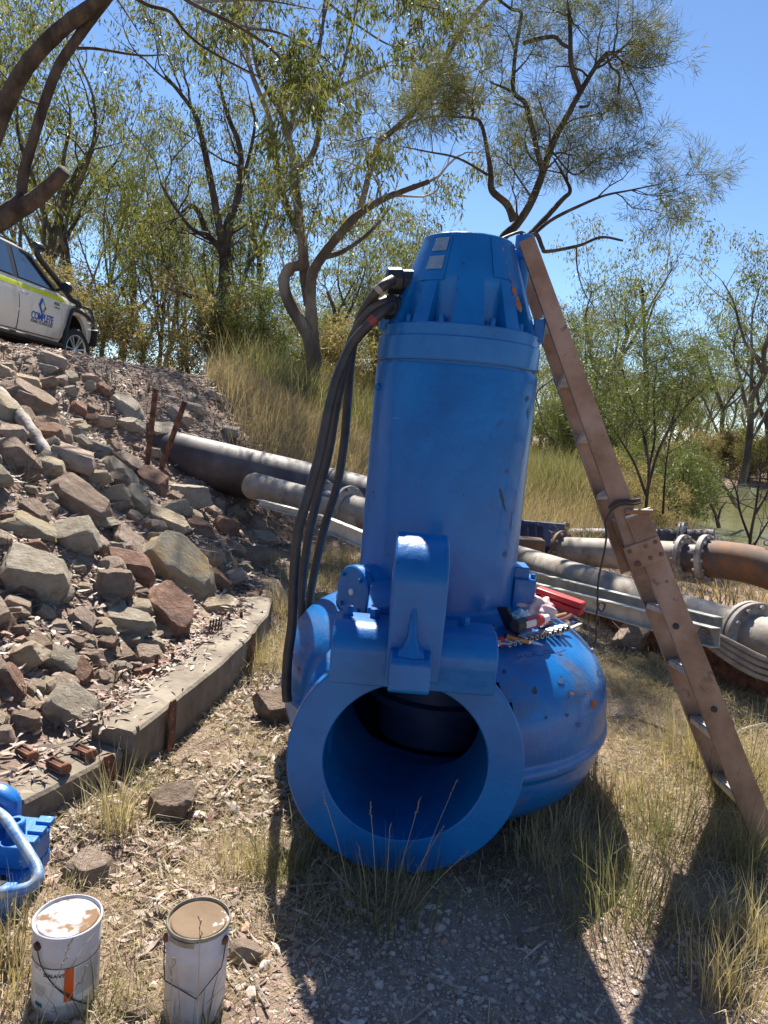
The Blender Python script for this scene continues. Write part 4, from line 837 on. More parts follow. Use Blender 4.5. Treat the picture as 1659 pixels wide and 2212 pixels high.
# blue ribbed frame by the pump
fr = empty('ribbed_frame', tuple(aty(1160, 1160, 9.4)), 'dark blue ribbed steel frame between pump and pipe coupling', 'steel frame')
for i, (px, py, yy) in enumerate(((1135, 1150, 9.6), (1152, 1152, 9.5), (1170, 1154, 9.4), (1188, 1156, 9.3))):
    p = aty(px, py, yy); MB().prism([p + np.array([-.06, 0, -.15]), p + np.array([.02, 0, -.15]), p + np.array([.02, 0, .02]), p + np.array([-.02, 0, .06]), p + np.array([-.10, 0, .10])], (-.3, .5, .03)).build('rib', M['navy_paint'], fr, smooth=False)
p = aty(1150, 1150, 9.7); MB().box(p + np.array([0, .5, -.02]), (1.1, .06, .22)).build('back_plate', M['navy_paint'], fr, bevel=.005)
p = aty(1130, 1180, 8.8); tag(MB().box(p, (.5, .25, .22)).build('rusty_block', M['rust_orange'], None, bevel=.02), 'rusty squared steel block beside the ribbed blue frame', 'steel block')
# star pickets
for (x0, y0, x1, y1, yy, lab) in ((337, 842, 321, 985, 7.4, 'red brown steel picket leaning by a grey rock near the large pipe'), (400, 868, 352, 1004, 7.55, 'dark leaning steel picket standing across the end of the large pipe')):
    t_ = aty(x0, y0, yy + .1); b_ = aty(x1, y1, yy); b_ = b_ + (b_ - t_) * .25; dd = dirp(b_, t_); e = empty('steel_picket', tuple(b_), lab, 'picket'); u_, w_, _ = frame(dd, (0, 1, 0)); L_ = np.linalg.norm(t_ - b_)
    for k in range(3):
        a = pi / 2 + k * 2 * pi / 3; v_ = cos(a) * u_ + sin(a) * w_; n_ = np.cross(dd, v_); MB().box((t_ + b_) / 2 + v_ * .016, (L_, .034, .006), np.stack([dd, v_, n_], 1)).build('fin', M['rust'], e, smooth=False)
# ---------------------------------------------------------------- the white utility vehicle on the bank
hd = np.array([.04, 1.0]); hd /= np.linalg.norm(hd)
wc = aty(160, 757, 13.2); lefth = np.array([-hd[1], hd[0]])
org = np.array([wc[0] + lefth[0] * .90, wc[1] + lefth[1] * .90, wc[2] - .395])
car = empty('utility_vehicle', tuple(org), 'white dual cab work vehicle with snorkel, yellow stripe and blue door logo', 'utility vehicle')
car.rotation_euler = (0, radians(1.0), atan2(hd[1], hd[0]))
ORIG[car.name] = np.zeros(3)
def zmap(z): return np.where(z < 1.17, .48 + (z - .44) * 1.123, 1.30 + (z - 1.17) * .935)
def cb(mb, name, mat, parent=car, tall=True, **kw):
    if tall: mb.v = [np.column_stack([v[:, 0], v[:, 1], zmap(v[:, 2])]) for v in map(np.asarray, mb.v)]
    return mb.build(name, mat, parent, local=True, **kw)
ZS = [.42, .53, .75, .98, 1.10, 1.17]; FS = [.93, .97, 1.0, .985, .955, .92]
def side_y(z, off=0.0): return -(.93 * float(np.interp(z, ZS, FS)) + off)
def sect(x, w, zb, zt):
    R_ = [(0, zb), (w * .90, zb), (w * .97, zb + .09), (w, zb + (zt - zb) * .42), (w * .985, zb + (zt - zb) * .76), (w * .955, zt - .07), (w * .90, zt - .015), (w * .75, zt + .012), (0, zt + .03)]
    return [(x, -y, z) for y, z in R_] + [(x, y, z) for y, z in R_[::-1][1:-1]]
ST = [(.93, .60, .60, .86), (.86, .76, .52, .96), (.70, .87, .48, 1.03), (.40, .92, .46, 1.09), (0, .93, .46, 1.13), (-.40, .93, .44, 1.17), (-.8, .93, .44, 1.18), (-2.75, .93, .44, 1.18), (-2.78, .92, .5, 1.19), (-4.25, .92, .52, 1.2), (-4.35, .88, .55, 1.18)]
S = np.array([sect(*s) for s in ST]); n = S.shape[1]; m_ = len(ST); body = MB()
body.add(S.reshape(-1, 3), [(i * n + j, i * n + (j + 1) % n, (i + 1) * n + (j + 1) % n, (i + 1) * n + j) for i in range(m_ - 1) for j in range(n)] + [tuple(range(n)), tuple((m_ - 1) * n + j for j in range(n))[::-1]])
bo = cb(body, 'body_shell', M['car_paint'], angle=30)
for ax_ in (0, -3.085):
    cut = MB().cyl((ax_, -1.2, .45), (ax_, 1.2, .45), .475, 40); co = cb(cut, 'cutter', M['car_black'])
    md = bo.modifiers.new('arch', 'BOOLEAN'); md.object = co; md.operation = 'DIFFERENCE'; md.solver = 'EXACT'
    dg = bpy.context.evaluated_depsgraph_get(); me = bpy.data.meshes.new_from_object(bo.evaluated_get(dg)); bo.modifiers.clear(); bo.data = me; bpy.data.objects.remove(co)
bo.data.polygons.foreach_set('use_smooth', [True] * len(bo.data.polygons)); bo.data.set_sharp_from_angle(angle=radians(30))
for ax_ in (0, -3.085): cb(MB().lathe([(.468, -.85), (.470, .85)], 40, (ax_, 0, .45), (0, 1, 0), cap=False), 'arch_liner', M['car_gap'])
cab = MB()
CS = [(-.42, .80, .80, 1.17), (-.75, .87, .80, 1.40), (-1.12, .87, .70, 1.66), (-1.30, .87, .66, 1.745), (-1.6, .87, .65, 1.785), (-2.3, .87, .65, 1.79), (-2.62, .87, .66, 1.75), (-2.76, .86, .70, 1.18)]
R5 = []
for x, wb_, wt, zt in CS:
    zt = max(zt, 1.19); R5.append([(x, -wb_, 1.15), (x, -(wb_ * .3 + wt * .7), 1.15 + (zt - 1.15) * .72), (x, -wt, zt - .025), (x, -wt * .86, zt), (x, wt * .86, zt), (x, wt, zt - .025), (x, (wb_ * .3 + wt * .7), 1.15 + (zt - 1.15) * .72), (x, wb_, 1.15)])
R5 = np.array(R5); nn_ = 8
cab.add(R5.reshape(-1, 3), [(i * nn_ + j, i * nn_ + (j + 1) % nn_, (i + 1) * nn_ + (j + 1) % nn_, (i + 1) * nn_ + j) for i in range(len(CS) - 1) for j in range(nn_)] + [tuple(range(8)), tuple((len(CS) - 1) * 8 + j for j in range(8))[::-1]])
cabo = cb(cab, 'cab', M['car_paint'], angle=35)
def gl_y(z, off=.006): return -(.87 - .20 * max(0, (z - 1.17)) / .58 + off)
def side_poly(name, pts, mat, yf, off, parent=car, sub=6):
    """flat panel following the side of the vehicle; pts in (x, z), quad corners"""
    (a, b, c, d) = [np.array(p, float) for p in pts]; Gd = []
    for u in np.linspace(0, 1, sub):
        row = []
        for v in np.linspace(0, 1, sub): p = (a * (1 - u) + b * u) * (1 - v) + (d * (1 - u) + c * u) * v; row.append((p[0], yf(p[1], off), p[1]))
        Gd.append(row)
    return cb(MB().grid(np.array(Gd)), name, mat, parent, fixn=False)
side_poly('window_surround', [(-2.66, 1.165), (-.52, 1.165), (-1.20, 1.705), (-2.5, 1.73)], M['car_black'], gl_y, .010)
side_poly('front_window', [(-1.83, 1.185), (-.70, 1.185), (-1.27, 1.66), (-1.76, 1.70)], M['car_glass'], gl_y, .016)
side_poly('rear_window', [(-2.60, 1.185), (-1.98, 1.185), (-1.92, 1.70), (-2.48, 1.68)], M['car_glass'], gl_y, .016)
ws = MB(); ws.grid(np.array([[(-.47, y, 1.215) for y in (-.72, 0, .72)], [(-1.08, y * .84, 1.665) for y in (-.72, 0, .72)]]) + np.array([.012, 0, .012])); cb(ws, 'windscreen', M['car_glass'])
for x0, x1, nm in ((-1.87, -.56, 'front_door'), (-2.72, -1.89, 'rear_door')):
    side_poly('door_gap', [(x0 - .009, .465), (x1 + .009, .465), (x1 + .02, 1.168), (x0 - .009, 1.168)], M['car_gap'], side_y, .002, sub=10)
    d_o = side_poly(nm, [(x0, .475), (x1 - .01, .475), (x1 + .01, 1.165), (x0, 1.165)], M['car_paint'], side_y, .007, sub=10)
    hx = x0 + .16; hb = MB(); hb.tube([(hx - .09, side_y(.985, .012), .985), (hx - .05, side_y(.985, .035), .987), (hx + .06, side_y(.985, .035), .987), (hx + .09, side_y(.985, .012), .985)], .013, 8); cb(hb, 'handle', M['car_chrome'], d_o)
    side_poly('stripe', [(x0 + .003, 1.045), (x1 - .004, 1.045), (x1 + .004, 1.115), (x0 + .003, 1.115)], M['tape_yellow'], side_y, .010, d_o)
    if nm == 'front_door':
        def put(V, Fq_, x, z, mat, nm_, sx=1):
            Q = np.array([(x + v[0] * sx, side_y(z + v[1], .012), z + v[1]) for v in V]); cb(MB().add(Q, Fq_), nm_, mat, d_o, smooth=False, fixn=False)
        V_, F_ = text_np('COMPLETE', .150, 0, .004, .92); put(V_, F_, -1.19, .715, M['logo_blue'], 'lettering')
        V_, F_ = text_np('POWER TECHNOLOGIES', .062, 0, .001); put(V_, F_, -1.19, .635, M['logo_dark'], 'lettering')
        V_, F_ = text_np('HILUX', .060, 0, .002); put(V_, F_, -.72, .985, M['logo_dark'], 'lettering')
        V_, F_ = text_np('double cab', .042, 0, .001); put(V_, F_, -.72, .93, M['logo_dark'], 'lettering')
        lx, lz = -1.19, .885
        put([(-.02, .115), (.04, .10), (-.055, -.0), (-.01, -.075), (-.01, -.115), (-.05, -.115), (-.125, .0), (-.12, .015)], [(0, 1, 2, 7), (7, 2, 6), (2, 3, 5, 6), (3, 4, 5)], lx, lz, M['logo_blue'], 'logo_chevron')
        for k in range(4):
            put([(.045 + .018 * k, .075 - .027 * k), (.085 + .014 * k, .060 - .027 * k), (.085 + .014 * k, .046 - .027 * k), (.045 + .018 * k, .061 - .027 * k)], [(0, 1, 2, 3)], lx - .03, lz, M['logo_dark'], 'logo_bar')
            put([(.0 + .024 * k, -.075 + .018 * k), (.012 + .024 * k, -.075 + .018 * k), (.020 + .024 * k, -.125 + .020 * k), (.008 + .024 * k, -.125 + .02 * k)], [(0, 1, 2, 3)], lx + .005, lz + .02, M['logo_dark'], 'logo_bar')
        put([(.085, -.005), (.125, -.005), (.12, -.03), (.085, -.05)], [(0, 1, 2, 3)], lx - .01, lz, M['logo_blue'], 'logo_corner')
side_poly('fender_stripe', [(-.55, 1.045), (-.40, 1.05), (-.46, 1.11), (-.545, 1.115)], M['tape_yellow'], side_y, .008)
# rails, snorkel, bull bar, mirror, lamps
def ctube(name, P, r, mat, n=8, parent=car, sm=4): return cb(MB().tube(smooth_path(P, sm) if sm else np.array(P), r, n), name, mat, parent)
ctube('side_rail', [(-2.65, -.99, .40), (-1.4, -1.0, .39), (-.68, -1.0, .385), (-.58, -.99, .42), (-.44, -.985, .72), (-.30, -.975, .93), (-.20, -.97, .985), (0.05, -.965, .985), (.5, -.93, .93), (.88, -.82, .87)], .033, M['car_black'])
ctube('snorkel_tube', [(.12, -.90, 1.08), (-.05, -.935, 1.12), (-.30, -.94, 1.14), (-.50, -.93, 1.24), (-.75, -.88, 1.42), (-1.02, -.80, 1.62), (-1.12, -.775, 1.72), (-1.14, -.77, 1.80)], .050, M['car_black'], 10)
cb(MB().lathe([(.02, -.13), (.06, -.12), (.075, -.04), (.075, .04), (.05, .12), (.02, .13)], 12, (-1.08, -.77, 1.845), (1, 0, 0)), 'snorkel_head', M['car_black'])
for s in (-1, 1):
    ctube('bar_hoop', [(.98, s * .78, .70), (1.0, s * .76, .95), (.97, s * .70, 1.13), (.96, s * .55, 1.17), (.97, s * .30, 1.17)], .03, M['car_black'])
cb(MB().prism([(.80, -.93, .50), (1.02, -.88, .55), (1.08, -.80, .62), (1.08, -.80, .78), (1.0, -.88, .82), (.82, -.94, .78)], (0, 1.72, 0)), 'bull_bar', M['car_black'], bevel=.02)
ctube('bar_cross', [(1.02, -.72, 1.0), (1.05, 0, 1.0), (1.02, .72, 1.0)], .025, M['car_black'])
mir = cb(MB().lathe([(.01, -.05), (.085, -.04), (.105, .01), (.09, .05), (.02, .08)], 18, (-.70, -1.06, 1.255), (1, 0, 0)), 'mirror', M['car_black']); cb(MB().lathe([(.082, -.046), (.001, -.047)], 18, (-.70, -1.06, 1.255), (1, 0, 0), cap=False), 'mirror_glass', M['car_glass'], mir)
ctube('mirror_arm', [(-.68, -.88, 1.20), (-.69, -.97, 1.22)], .025, M['car_black'], sm=0)
cb(MB().prism([(.55, -.935, .88), (.86, -.80, .86), (.83, -.79, .98), (.50, -.925, 1.02)], (0, .05, 0)), 'headlight', M['lamp_glass'])
cb(MB().prism([(-2.3, -.55, 1.80), (-2.3, .55, 1.80), (-2.3, .55, 1.83), (-2.3, -.55, 1.83)], (.95, 0, 0)), 'roof_rack', M['car_black'])
cb(MB().cyl((-.30, .75, 1.2), (-.45, .75, 2.1), .008, 6), 'aerial', M['car_black'])
def wheel(x, y, steer):
    c = np.array([x, y, .395]); ax_ = np.array([sin(steer) * 1.0, -cos(steer), 0]) * (1 if y < 0 else -1)
    if y < 0: ax_ = np.array([-sin(steer), -cos(steer), 0])
    w_ = MB().lathe([(.27, -.12), (.36, -.125), (.385, -.105), (.395, -.07), (.396, .07), (.388, .10), (.36, .122), (.275, .118), (.262, .105)], 136, c, ax_, cap=False, rf=lambda th, r, z: r + (.007 * np.sign(np.sin(th * 34)) if r > .38 else 0)); wo = cb(w_, 'wheel', M['tyre'], angle=40, tall=False)
    cb(MB().lathe([(.27, .0), (.262, .105), (.276, .112), (.276, .118), (.268, .12), (.252, .10), (.25, .0)], 48, c, ax_, cap=False), 'rim', M['alloy'], wo, tall=False); cb(MB().lathe([(.25, .02), (.05, .0)], 32, c, ax_, cap=False), 'brake_disc', M['car_gap'], wo, tall=False)
    u_, v_, a_ = frame(ax_)
    for k in range(6):
        for q in (-1, 1):
            t = k * pi / 3; e0 = cos(t) * u_ + sin(t) * v_; tn = -sin(t) * u_ + cos(t) * v_
            p0_ = c + e0 * .04 + tn * q * .012 + a_ * .085; p1_ = c + e0 * .258 + tn * q * .040 + a_ * .105; dd = dirp(p0_, p1_); sd2 = np.cross(a_, dd)
            cb(MB().box((p0_ + p1_) / 2, (np.linalg.norm(p1_ - p0_), .026, .02), np.stack([dd, sd2 / np.linalg.norm(sd2), np.cross(dd, sd2 / np.linalg.norm(sd2))], 1)), 'spoke', M['alloy'], wo, smooth=False, tall=False)
    cb(MB().lathe([(.058, .07), (.055, .108), (.03, .115), (.001, .116)], 20, c, ax_, cap=False), 'hub_cap', M['alloy'], wo, tall=False)
wheel(0, -.83, radians(11)); wheel(0, .83, radians(11)); wheel(-3.085, -.83, 0); wheel(-3.085, .83, 0)
cb(MB().box((-1.6, 0, .42), (4.6, 1.3, .10)), 'chassis', M['car_gap']); cb(MB().cyl((0, -.8, .395), (0, .8, .395), .05, 10), 'axle', M['car_gap'], tall=False)
# logs on the track by the wheel
def log(name, P, r, lab, mat='wood_grey'):
    P = smooth_path(P, 5); rr = np.interp(np.linspace(0, 1, len(P)), np.linspace(0, 1, len(r)), r) * (1 + .12 * np.sin(np.arange(len(P)) * 2.3)); return tag(MB().tube(P, rr, 10).build(name, M[mat], None, angle=60), lab, 'log')
gp_ = lambda x, y, u: np.array([x, y, gz(x, y) + u])
def hp(px, py, up=.0): p = hit(px, py); p[2] += up; return p
log('fallen_log', [gp_(-5.55, 14.2, .07), gp_(-5.0, 13.2, .08), gp_(-4.5, 12.2, .06), gp_(-4.1, 11.5, .03)], [.07, .09, .075, .04], 'pale fallen log lying on the track beyond the front wheel')
log('fallen_log', [gp_(-5.4, 13.3, .06), gp_(-5.15, 12.6, .05), gp_(-4.95, 12.1, .03)], [.05, .06, .045], 'short pale branch beside the front tyre')
log('fallen_log', [hp(0, 868, .1), hp(40, 915, .08), hp(80, 965, .05), hp(112, 1010, .03)], [.035, .05, .055, .045], 'grey weathered branch running down between the slope boulders')
log('fallen_log', [hp(345, 958, .05), hp(390, 985, .05), hp(435, 1015, .03)], [.025, .035, .025], 'thin grey stick lying across the leaf litter below the grey slab')
# ---------------------------------------------------------------- rocks
bm = bmesh.new(); bmesh.ops.create_icosphere(bm, subdivisions=4, radius=1); ICO4 = np.array([v.co[:] for v in bm.verts]); FAC4 = np.array([[v.index for v in f.verts] for f in bm.faces]); bm.free()
bm = bmesh.new(); bmesh.ops.create_icosphere(bm, subdivisions=3, radius=1); ICO3 = np.array([v.co[:] for v in bm.verts]); FAC3 = np.array([[v.index for v in f.verts] for f in bm.faces]); bm.free()
def n3(P, s, seed): return (vnoise(P[:, 0] + 3.1 * P[:, 2], P[:, 1] - 1.7 * P[:, 2], s, seed) + vnoise(P[:, 1] + 2.3 * P[:, 0], P[:, 2] + 5.2, s, seed + 1) + vnoise(P[:, 2] - 1.3 * P[:, 1], P[:, 0] + 9.1, s, seed + 2)) / 3 - .5
def rock_mesh(seed, hi=True):
    r = np.random.RandomState(seed); V = (ICO4 if hi else ICO3) * 1.25
    planes = [(np.array([0, 0, 1.0]), .66), (np.array([.25, -.2, -1.0]), .8), (np.array([1.0, .3, .35]), 1.0), (np.array([-1.0, -.3, .5]), .98), (np.array([.2, -1.0, .25]), .8), (np.array([0, 1.0, .3]), .85)]; planes = [(a / np.linalg.norm(a), b) for a, b in planes]
    R_ = np.array(Matrix.Rotation(r.rand() * .8 - .4, 3, 'Y') @ Matrix.Rotation(r.rand() * .8 - .4, 3, 'X') @ Matrix.Rotation(r.rand() * .8 - .4, 3, 'Z'))
    planes = [(R_ @ nrm, d * (.85 + .25 * r.rand())) for nrm, d in planes]
    for _ in range(9):
        nrm = r.randn(3); nrm /= np.linalg.norm(nrm); planes.append((nrm, .78 + .22 * r.rand()))
    for _ in range(2):
        for nrm, d in planes:
            k = V @ nrm - d; V = V - np.outer(np.maximum(k, 0), nrm)
    ly = V @ (R_ @ np.array([.1, .05, 1.0])); strat = .022 * np.sign(np.sin(ly * (9 + 5 * r.rand()) + 2 * n3(V, .8, seed))) + .0
    rad = V / np.linalg.norm(V, axis=1)[:, None]; hor = rad.copy(); hor[:, 2] *= .2
    V = V + hor * strat[:, None] + rad * (.16 * n3(V, .7, seed) + .09 * n3(V, .28, seed + 5) + (.05 * n3(V, .11, seed + 9) if hi else 0))[:, None]
    V = V / np.abs(V).max(0)                                     # fits the unit box
    return mesh_np('rock', V, FAC4 if hi else FAC3, None, smooth=True, angle=30)
HI = [rock_mesh(100 + i, True) for i in range(14)]; LO = [rock_mesh(300 + i, False) for i in range(12)]
cache = {}
def rock_data(i, hi, kind):
    k = (i, hi, kind)
    if k not in cache:
        me = (HI if hi else LO)[i].copy(); me.materials.append(M['rock_' + kind]); cache[k] = me
    return cache[k]
rr = np.random.RandomState(11); ROCKBASE = []
def rock(cx, cy, w, h, ang, kind, lab=None, group=None, hi=None, deep=.9, lift=0.0, src=True):
    if src: cx, cy, w, h = cx / K, cy / K, w / K, h / K
    p = hit(cx, cy + h * .3); dep = (p - CAM) @ CF; big = 1.22 if src else 1.0; sx = w * dep / FPX / 2 * big; sz = h * dep / FPX / 2 * big; sy = (sx * .45 + sz * .55) * deep
    hi = (w > 34) if hi is None else hi
    o = obj('rock', rock_data(rr.randint(14 if hi else 12), hi, kind)); a = radians(ang)
    xa = CR * cos(a) - CU * sin(a); za = CR * sin(a) + CU * cos(a); ya = np.cross(za, xa)
    R_ = Matrix((xa, ya, za)).transposed() @ Matrix.Rotation(.15 + .4 * rr.rand(), 3, 'X') @ Matrix.Rotation((rr.rand() - .5) * .7, 3, 'Z')
    if rr.rand() < .5: R_ = R_ @ Matrix.Rotation(pi, 3, 'Z')
    p = p + np.array([0, .35 * sy, sz * .45 + lift]); o.location = p; o.rotation_euler = R_.to_euler(); o.scale = (sx, sy, sz)
    ROCKBASE.append((p[0], p[1], max(sx, sy)))
    g_ = group or (kind + ' rocks of the rubble slope')
    lab0 = {'tan': 'tan angular sandstone rock in the rubble slope', 'grey': 'grey angular rock in the rubble slope', 'brown': 'brown angular rock in the rubble slope', 'red': 'reddish angular rock in the rubble slope', 'yellow': 'yellowish slab rock in the rubble slope', 'pink': 'pinkish pale rock in the rubble slope'}[kind]
    if src and not lab:
        size = 'large' if w > 75 else 'mid sized' if w > 45 else 'small'; tilt = ' tilted down to the flat' if ang >= 28 else ' lying level' if abs(ang) <= 12 else ''
        lab0 = size + ' ' + lab0 + tilt; g_ = lab0.replace(' in the rubble slope', '') + ' group'
    return tag(o, lab or lab0, 'rock', g_ if lab is None or group else None)
T = [(197, 1412, 118, 64, 25, 'pink'), (181, 1448, 76, 44, 10, 'grey'), (22, 1445, 60, 48, 0, 'tan'), (72, 1497, 130, 50, 10, 'tan'), (174, 1506, 92, 62, 0, 'brown'), (231, 1498, 76, 54, 20, 'pink'), (268, 1484, 54, 58, 40, 'grey'), (275, 1540, 46, 46, -30, 'grey'),
     (105, 1580, 240, 110, 33, 'brown'), (100, 1645, 100, 62, 60, 'brown'), (160, 1685, 105, 62, 50, 'brown'), (485, 1602, 160, 66, 33, 'grey'), (506, 1671, 98, 62, 8, 'grey'), (361, 1613, 66, 40, 30, 'brown'), (40, 1708, 105, 92, 0, 'pink'), (191, 1747, 92, 56, -15, 'grey'),
     (60, 1808, 175, 125, 40, 'brown'), (271, 1805, 200, 118, 30, 'pink'), (300, 1707, 58, 46, 0, 'grey'), (322, 1682, 66, 34, 15, 'tan'), (390, 1772, 132, 82, 30, 'grey'), (450, 1762, 78, 42, 40, 'brown'), (500, 1817, 118, 74, 28, 'pink'), (463, 1859, 172, 84, 38, 'tan'), (358, 1882, 144, 66, -10, 'tan'),
     (632, 1705, 118, 100, 5, 'grey'), (600, 1780, 70, 60, 20, 'grey'), (278, 1972, 255, 135, 33, 'brown'), (452, 1954, 112, 90, -10, 'tan'), (524, 1982, 122, 104, 20, 'tan'), (127, 2012, 140, 80, 45, 'brown'), (181, 1957, 70, 40, 10, 'grey'), (100, 2087, 225, 95, 28, 'yellow'), (18, 2042, 60, 62, 0, 'red'),
     (284, 2112, 190, 145, 10, 'grey'), (110, 2272, 250, 235, 15, 'grey'), (490, 2132, 140, 92, 40, 'pink'), (395, 2162, 46, 76, 0, 'brown'), (500, 2227, 190, 95, 32, 'red'), (450, 2302, 150, 120, 10, 'brown'), (650, 2410, 220, 170, 35, 'red'), (680, 2242, 345, 150, 45, 'yellow'), (455, 2387, 80, 46, 5, 'grey'),
     (490, 2445, 210, 95, 10, 'grey'), (84, 2588, 175, 145, -15, 'tan'), (135, 2550, 110, 95, 20, 'brown'), (34, 2702, 150, 110, 70, 'red'), (60, 2427, 95, 62, 0, 'brown'), (20, 2467, 110, 60, 70, 'red'), (74, 2482, 64, 54, 0, 'brown'), (270, 2812, 235, 165, 45, 'grey'), (84, 2842, 116, 90, 0, 'brown'),
     (418, 2668, 72, 66, 0, 'yellow'), (582, 2647, 110, 80, 0, 'red'), (590, 2542, 102, 66, 0, 'grey'), (523, 2525, 60, 52, 0, 'grey'), (371, 2605, 98, 62, 70, 'brown'), (295, 2605, 90, 46, 0, 'tan'), (312, 2643, 116, 70, 30, 'red'), (485, 2584, 90, 46, 20, 'brown'), (198, 2647, 76, 46, 0, 'brown'), (169, 2698, 102, 62, 0, 'tan'),
     (253, 2692, 70, 50, 0, 'brown'), (287, 2529, 80, 52, 0, 'brown'), (536, 2706, 64, 38, -10, 'tan'), (384, 2491, 92, 38, 15, 'grey'), (420, 2533, 78, 60, 10, 'brown'), (468, 2630, 80, 38, 0, 'grey'), (8, 2902, 60, 85, 0, 'pink'), (743, 1949, 158, 130, 20, 'grey'), (598, 1898, 150, 90, 38, 'red'), (684, 1960, 62, 52, 30, 'brown'),
     (653, 2051, 180, 84, 18, 'tan'), (751, 2066, 190, 70, 33, 'red'), (590, 2070, 102, 52, 8, 'pink'), (837, 2015, 80, 46, 25, 'pink'), (919, 2023, 72, 48, 0, 'brown'), (888, 2074, 96, 90, 0, 'red'), (1029, 2117, 106, 72, 20, 'grey'), (1000, 2192, 156, 100, 5, 'brown'), (896, 2149, 128, 50, 33, 'brown'), (806, 2202, 150, 116, 20, 'brown'), (903, 2278, 132, 80, -28, 'pink'), (712, 2133, 60, 48, 0, 'grey'),
     (860, 2394, 165, 86, 5, 'tan'), (700, 1640, 110, 60, 20, 'pink'), (760, 1610, 90, 46, 15, 'tan'), (900, 1700, 70, 60, 30, 'grey'), (850, 1560, 80, 40, 15, 'pink'), (40, 1560, 90, 60, 10, 'grey'), (560, 2340, 60, 44, 0, 'brown'), (560, 2460, 60, 40, 0, 'brown'), (420, 2440, 40, 36, 0, 'red'), (340, 2740, 60, 34, 10, 'brown'), (440, 2740, 50, 30, 0, 'red')]
NAMED = {(680, 2242): 'huge yellow stained slab leaning in the slope above the concrete edge', (110, 2272): 'largest blocky grey boulder at the left of the slope', (284, 2112): 'flat topped grey boulder above the largest boulder', (270, 2812): 'smooth grey slab tilted against the concrete edging',
         (650, 2410): 'large red boulder below the yellow stained slab', (743, 1949): 'white grey boulder beside the large dark pipe', (632, 1705): 'squarish grey boulder behind the red brown picket', (105, 1580): 'long dark brown slab below the vehicle', (278, 1972): 'dark brown wedge shaped boulder in mid slope',
         (271, 1805): 'broad pale pinkish slab in mid slope', (860, 2394): 'flaky tan rock resting on the far end of the concrete edge', (418, 2668): 'small orange yellow rock among leaf litter', (582, 2647): 'rough orange red rock near the rusty clips', (485, 1602): 'smooth grey slab on the leafy upper slope', (197, 1412): 'rounded pinkish boulder against the front wheel'}
for t in T: rock(*t, lab=NAMED.get(t[:2]))
rock(660, 3190, 165, 150, -15, 'brown', 'pitted dark brown rock lying alone on the straw', deep=1.0, lift=.03); rock(1075, 2805, 150, 130, 0, 'brown', 'brown rock beside the cable ends and the casing', deep=.9, lift=.03)
rock(1165, 3380, 140, 120, 0, 'brown', 'half buried brown rock in front of the discharge flange'); rock(958, 3765, 120, 105, 10, 'pink', 'flat pinkish stone behind the plain white can'); rock(1010, 2985, 60, 46, 0, 'tan', 'small tan stone on the sunlit leaf litter')
rock(2480, 2540, 110, 120, 40, 'pink', 'pinkish rock under the galvanised channel beside dry twigs', lift=.05); rock(560, 3560, 70, 36, 0, 'pink', 'thin pale stone between the two cans', group=None); rock(540, 3820, 70, 40, -30, 'pink', 'small pink stone beside the labelled can'); rock(620, 3600, 60, 50, 0, 'tan', 'tan pebble sized stone behind the cans')
rock(530, 4000, 150, 70, 0, 'brown', 'brown stone at the foot of the two cans'); rock(340, 3440, 200, 130, 20, 'pink', 'pinkish flat stone under straw beside the blue casting'); rock(2080, 3720, 60, 60, 40, 'pink', 'pinkish pebble on the shaded gravel')
# loose smaller rubble over the bank
kinds = ['tan', 'grey', 'brown', 'pink', 'tan', 'pink', 'red']; cnt = 0
while cnt < 205:
    px, py = rr.uniform(-150, 620), rr.uniform(760, 1560); p = hit(px, py)
    d = float(np.interp(p[1], TOE_Y, TOE_X)) - p[0]
    if d < .42 or p[1] > 13 or (p[1] > 8.5 and rr.rand() < .75) or (px > 480 and py < 1010) or (200 < px < 430 and 800 < py < 960 and rr.rand() < .7): continue
    s = rr.uniform(18, 58) * (1 if rr.rand() < .85 else 1.5) * (8.0 / max(p[1], 3.5)) ** .35
    kd = kinds[rr.randint(7)]; rock(px, py, s, s * rr.uniform(.5, .9), rr.uniform(-10, 45), kd, 'small %s rubble stone among the slope boulders' % {'tan': 'tan', 'grey': 'grey', 'brown': 'brown', 'red': 'red', 'pink': 'pink'}[kd], group='small %s rubble stones' % kd, hi=False, src=False); cnt += 1
# ---------------------------------------------------------------- trees and shrubs
def tube_np(P, r, n, ref):
    P = np.asarray(P, float); T = np.gradient(P, axis=0); T /= np.linalg.norm(T, axis=1)[:, None] + 1e-9
    u = np.cross(T, ref); u /= np.linalg.norm(u, axis=1)[:, None] + 1e-9; w = np.cross(T, u); a = np.arange(n) * 2 * pi / n
    V = (P[:, None] + np.asarray(r)[:, None, None] * (np.cos(a)[None, :, None] * u[:, None] + np.sin(a)[None, :, None] * w[:, None])).reshape(-1, 3)
    i = np.arange(len(P) - 1)[:, None] * n; j = np.arange(n)[None]; jn = (j + 1) % n
    return V, np.stack([i + j, i + jn, i + n + jn, i + n + j], -1).reshape(-1, 4)
class Wood:
    def __init__(s): s.V = []; s.F = []; s.n = 0
    def tube(s, P, r, n=6):
        d = np.asarray(P[-1]) - np.asarray(P[0]); ref = np.array([1.0, .15, 0]) if abs(d[0]) < .6 * np.linalg.norm(d) else np.array([0, 1.0, .2])
        if n >= 8:
            P = np.asarray(P, float); r = np.asarray(r, float); e0 = (P[0] - P[1]) * .02; e1 = (P[-1] - P[-2]) * .05; P = np.vstack([P[0] + e0, P, P[-1] + e1]); r = np.concatenate([[1e-4], r, [1e-4]])
        V, F = tube_np(P, r, n, ref); s.V.append(V); s.F.append(F + s.n); s.n += len(V)
    def mesh(s, name, mat, off): return mesh_np(name, np.vstack(s.V) - off, np.vstack(s.F), mat, smooth=True)
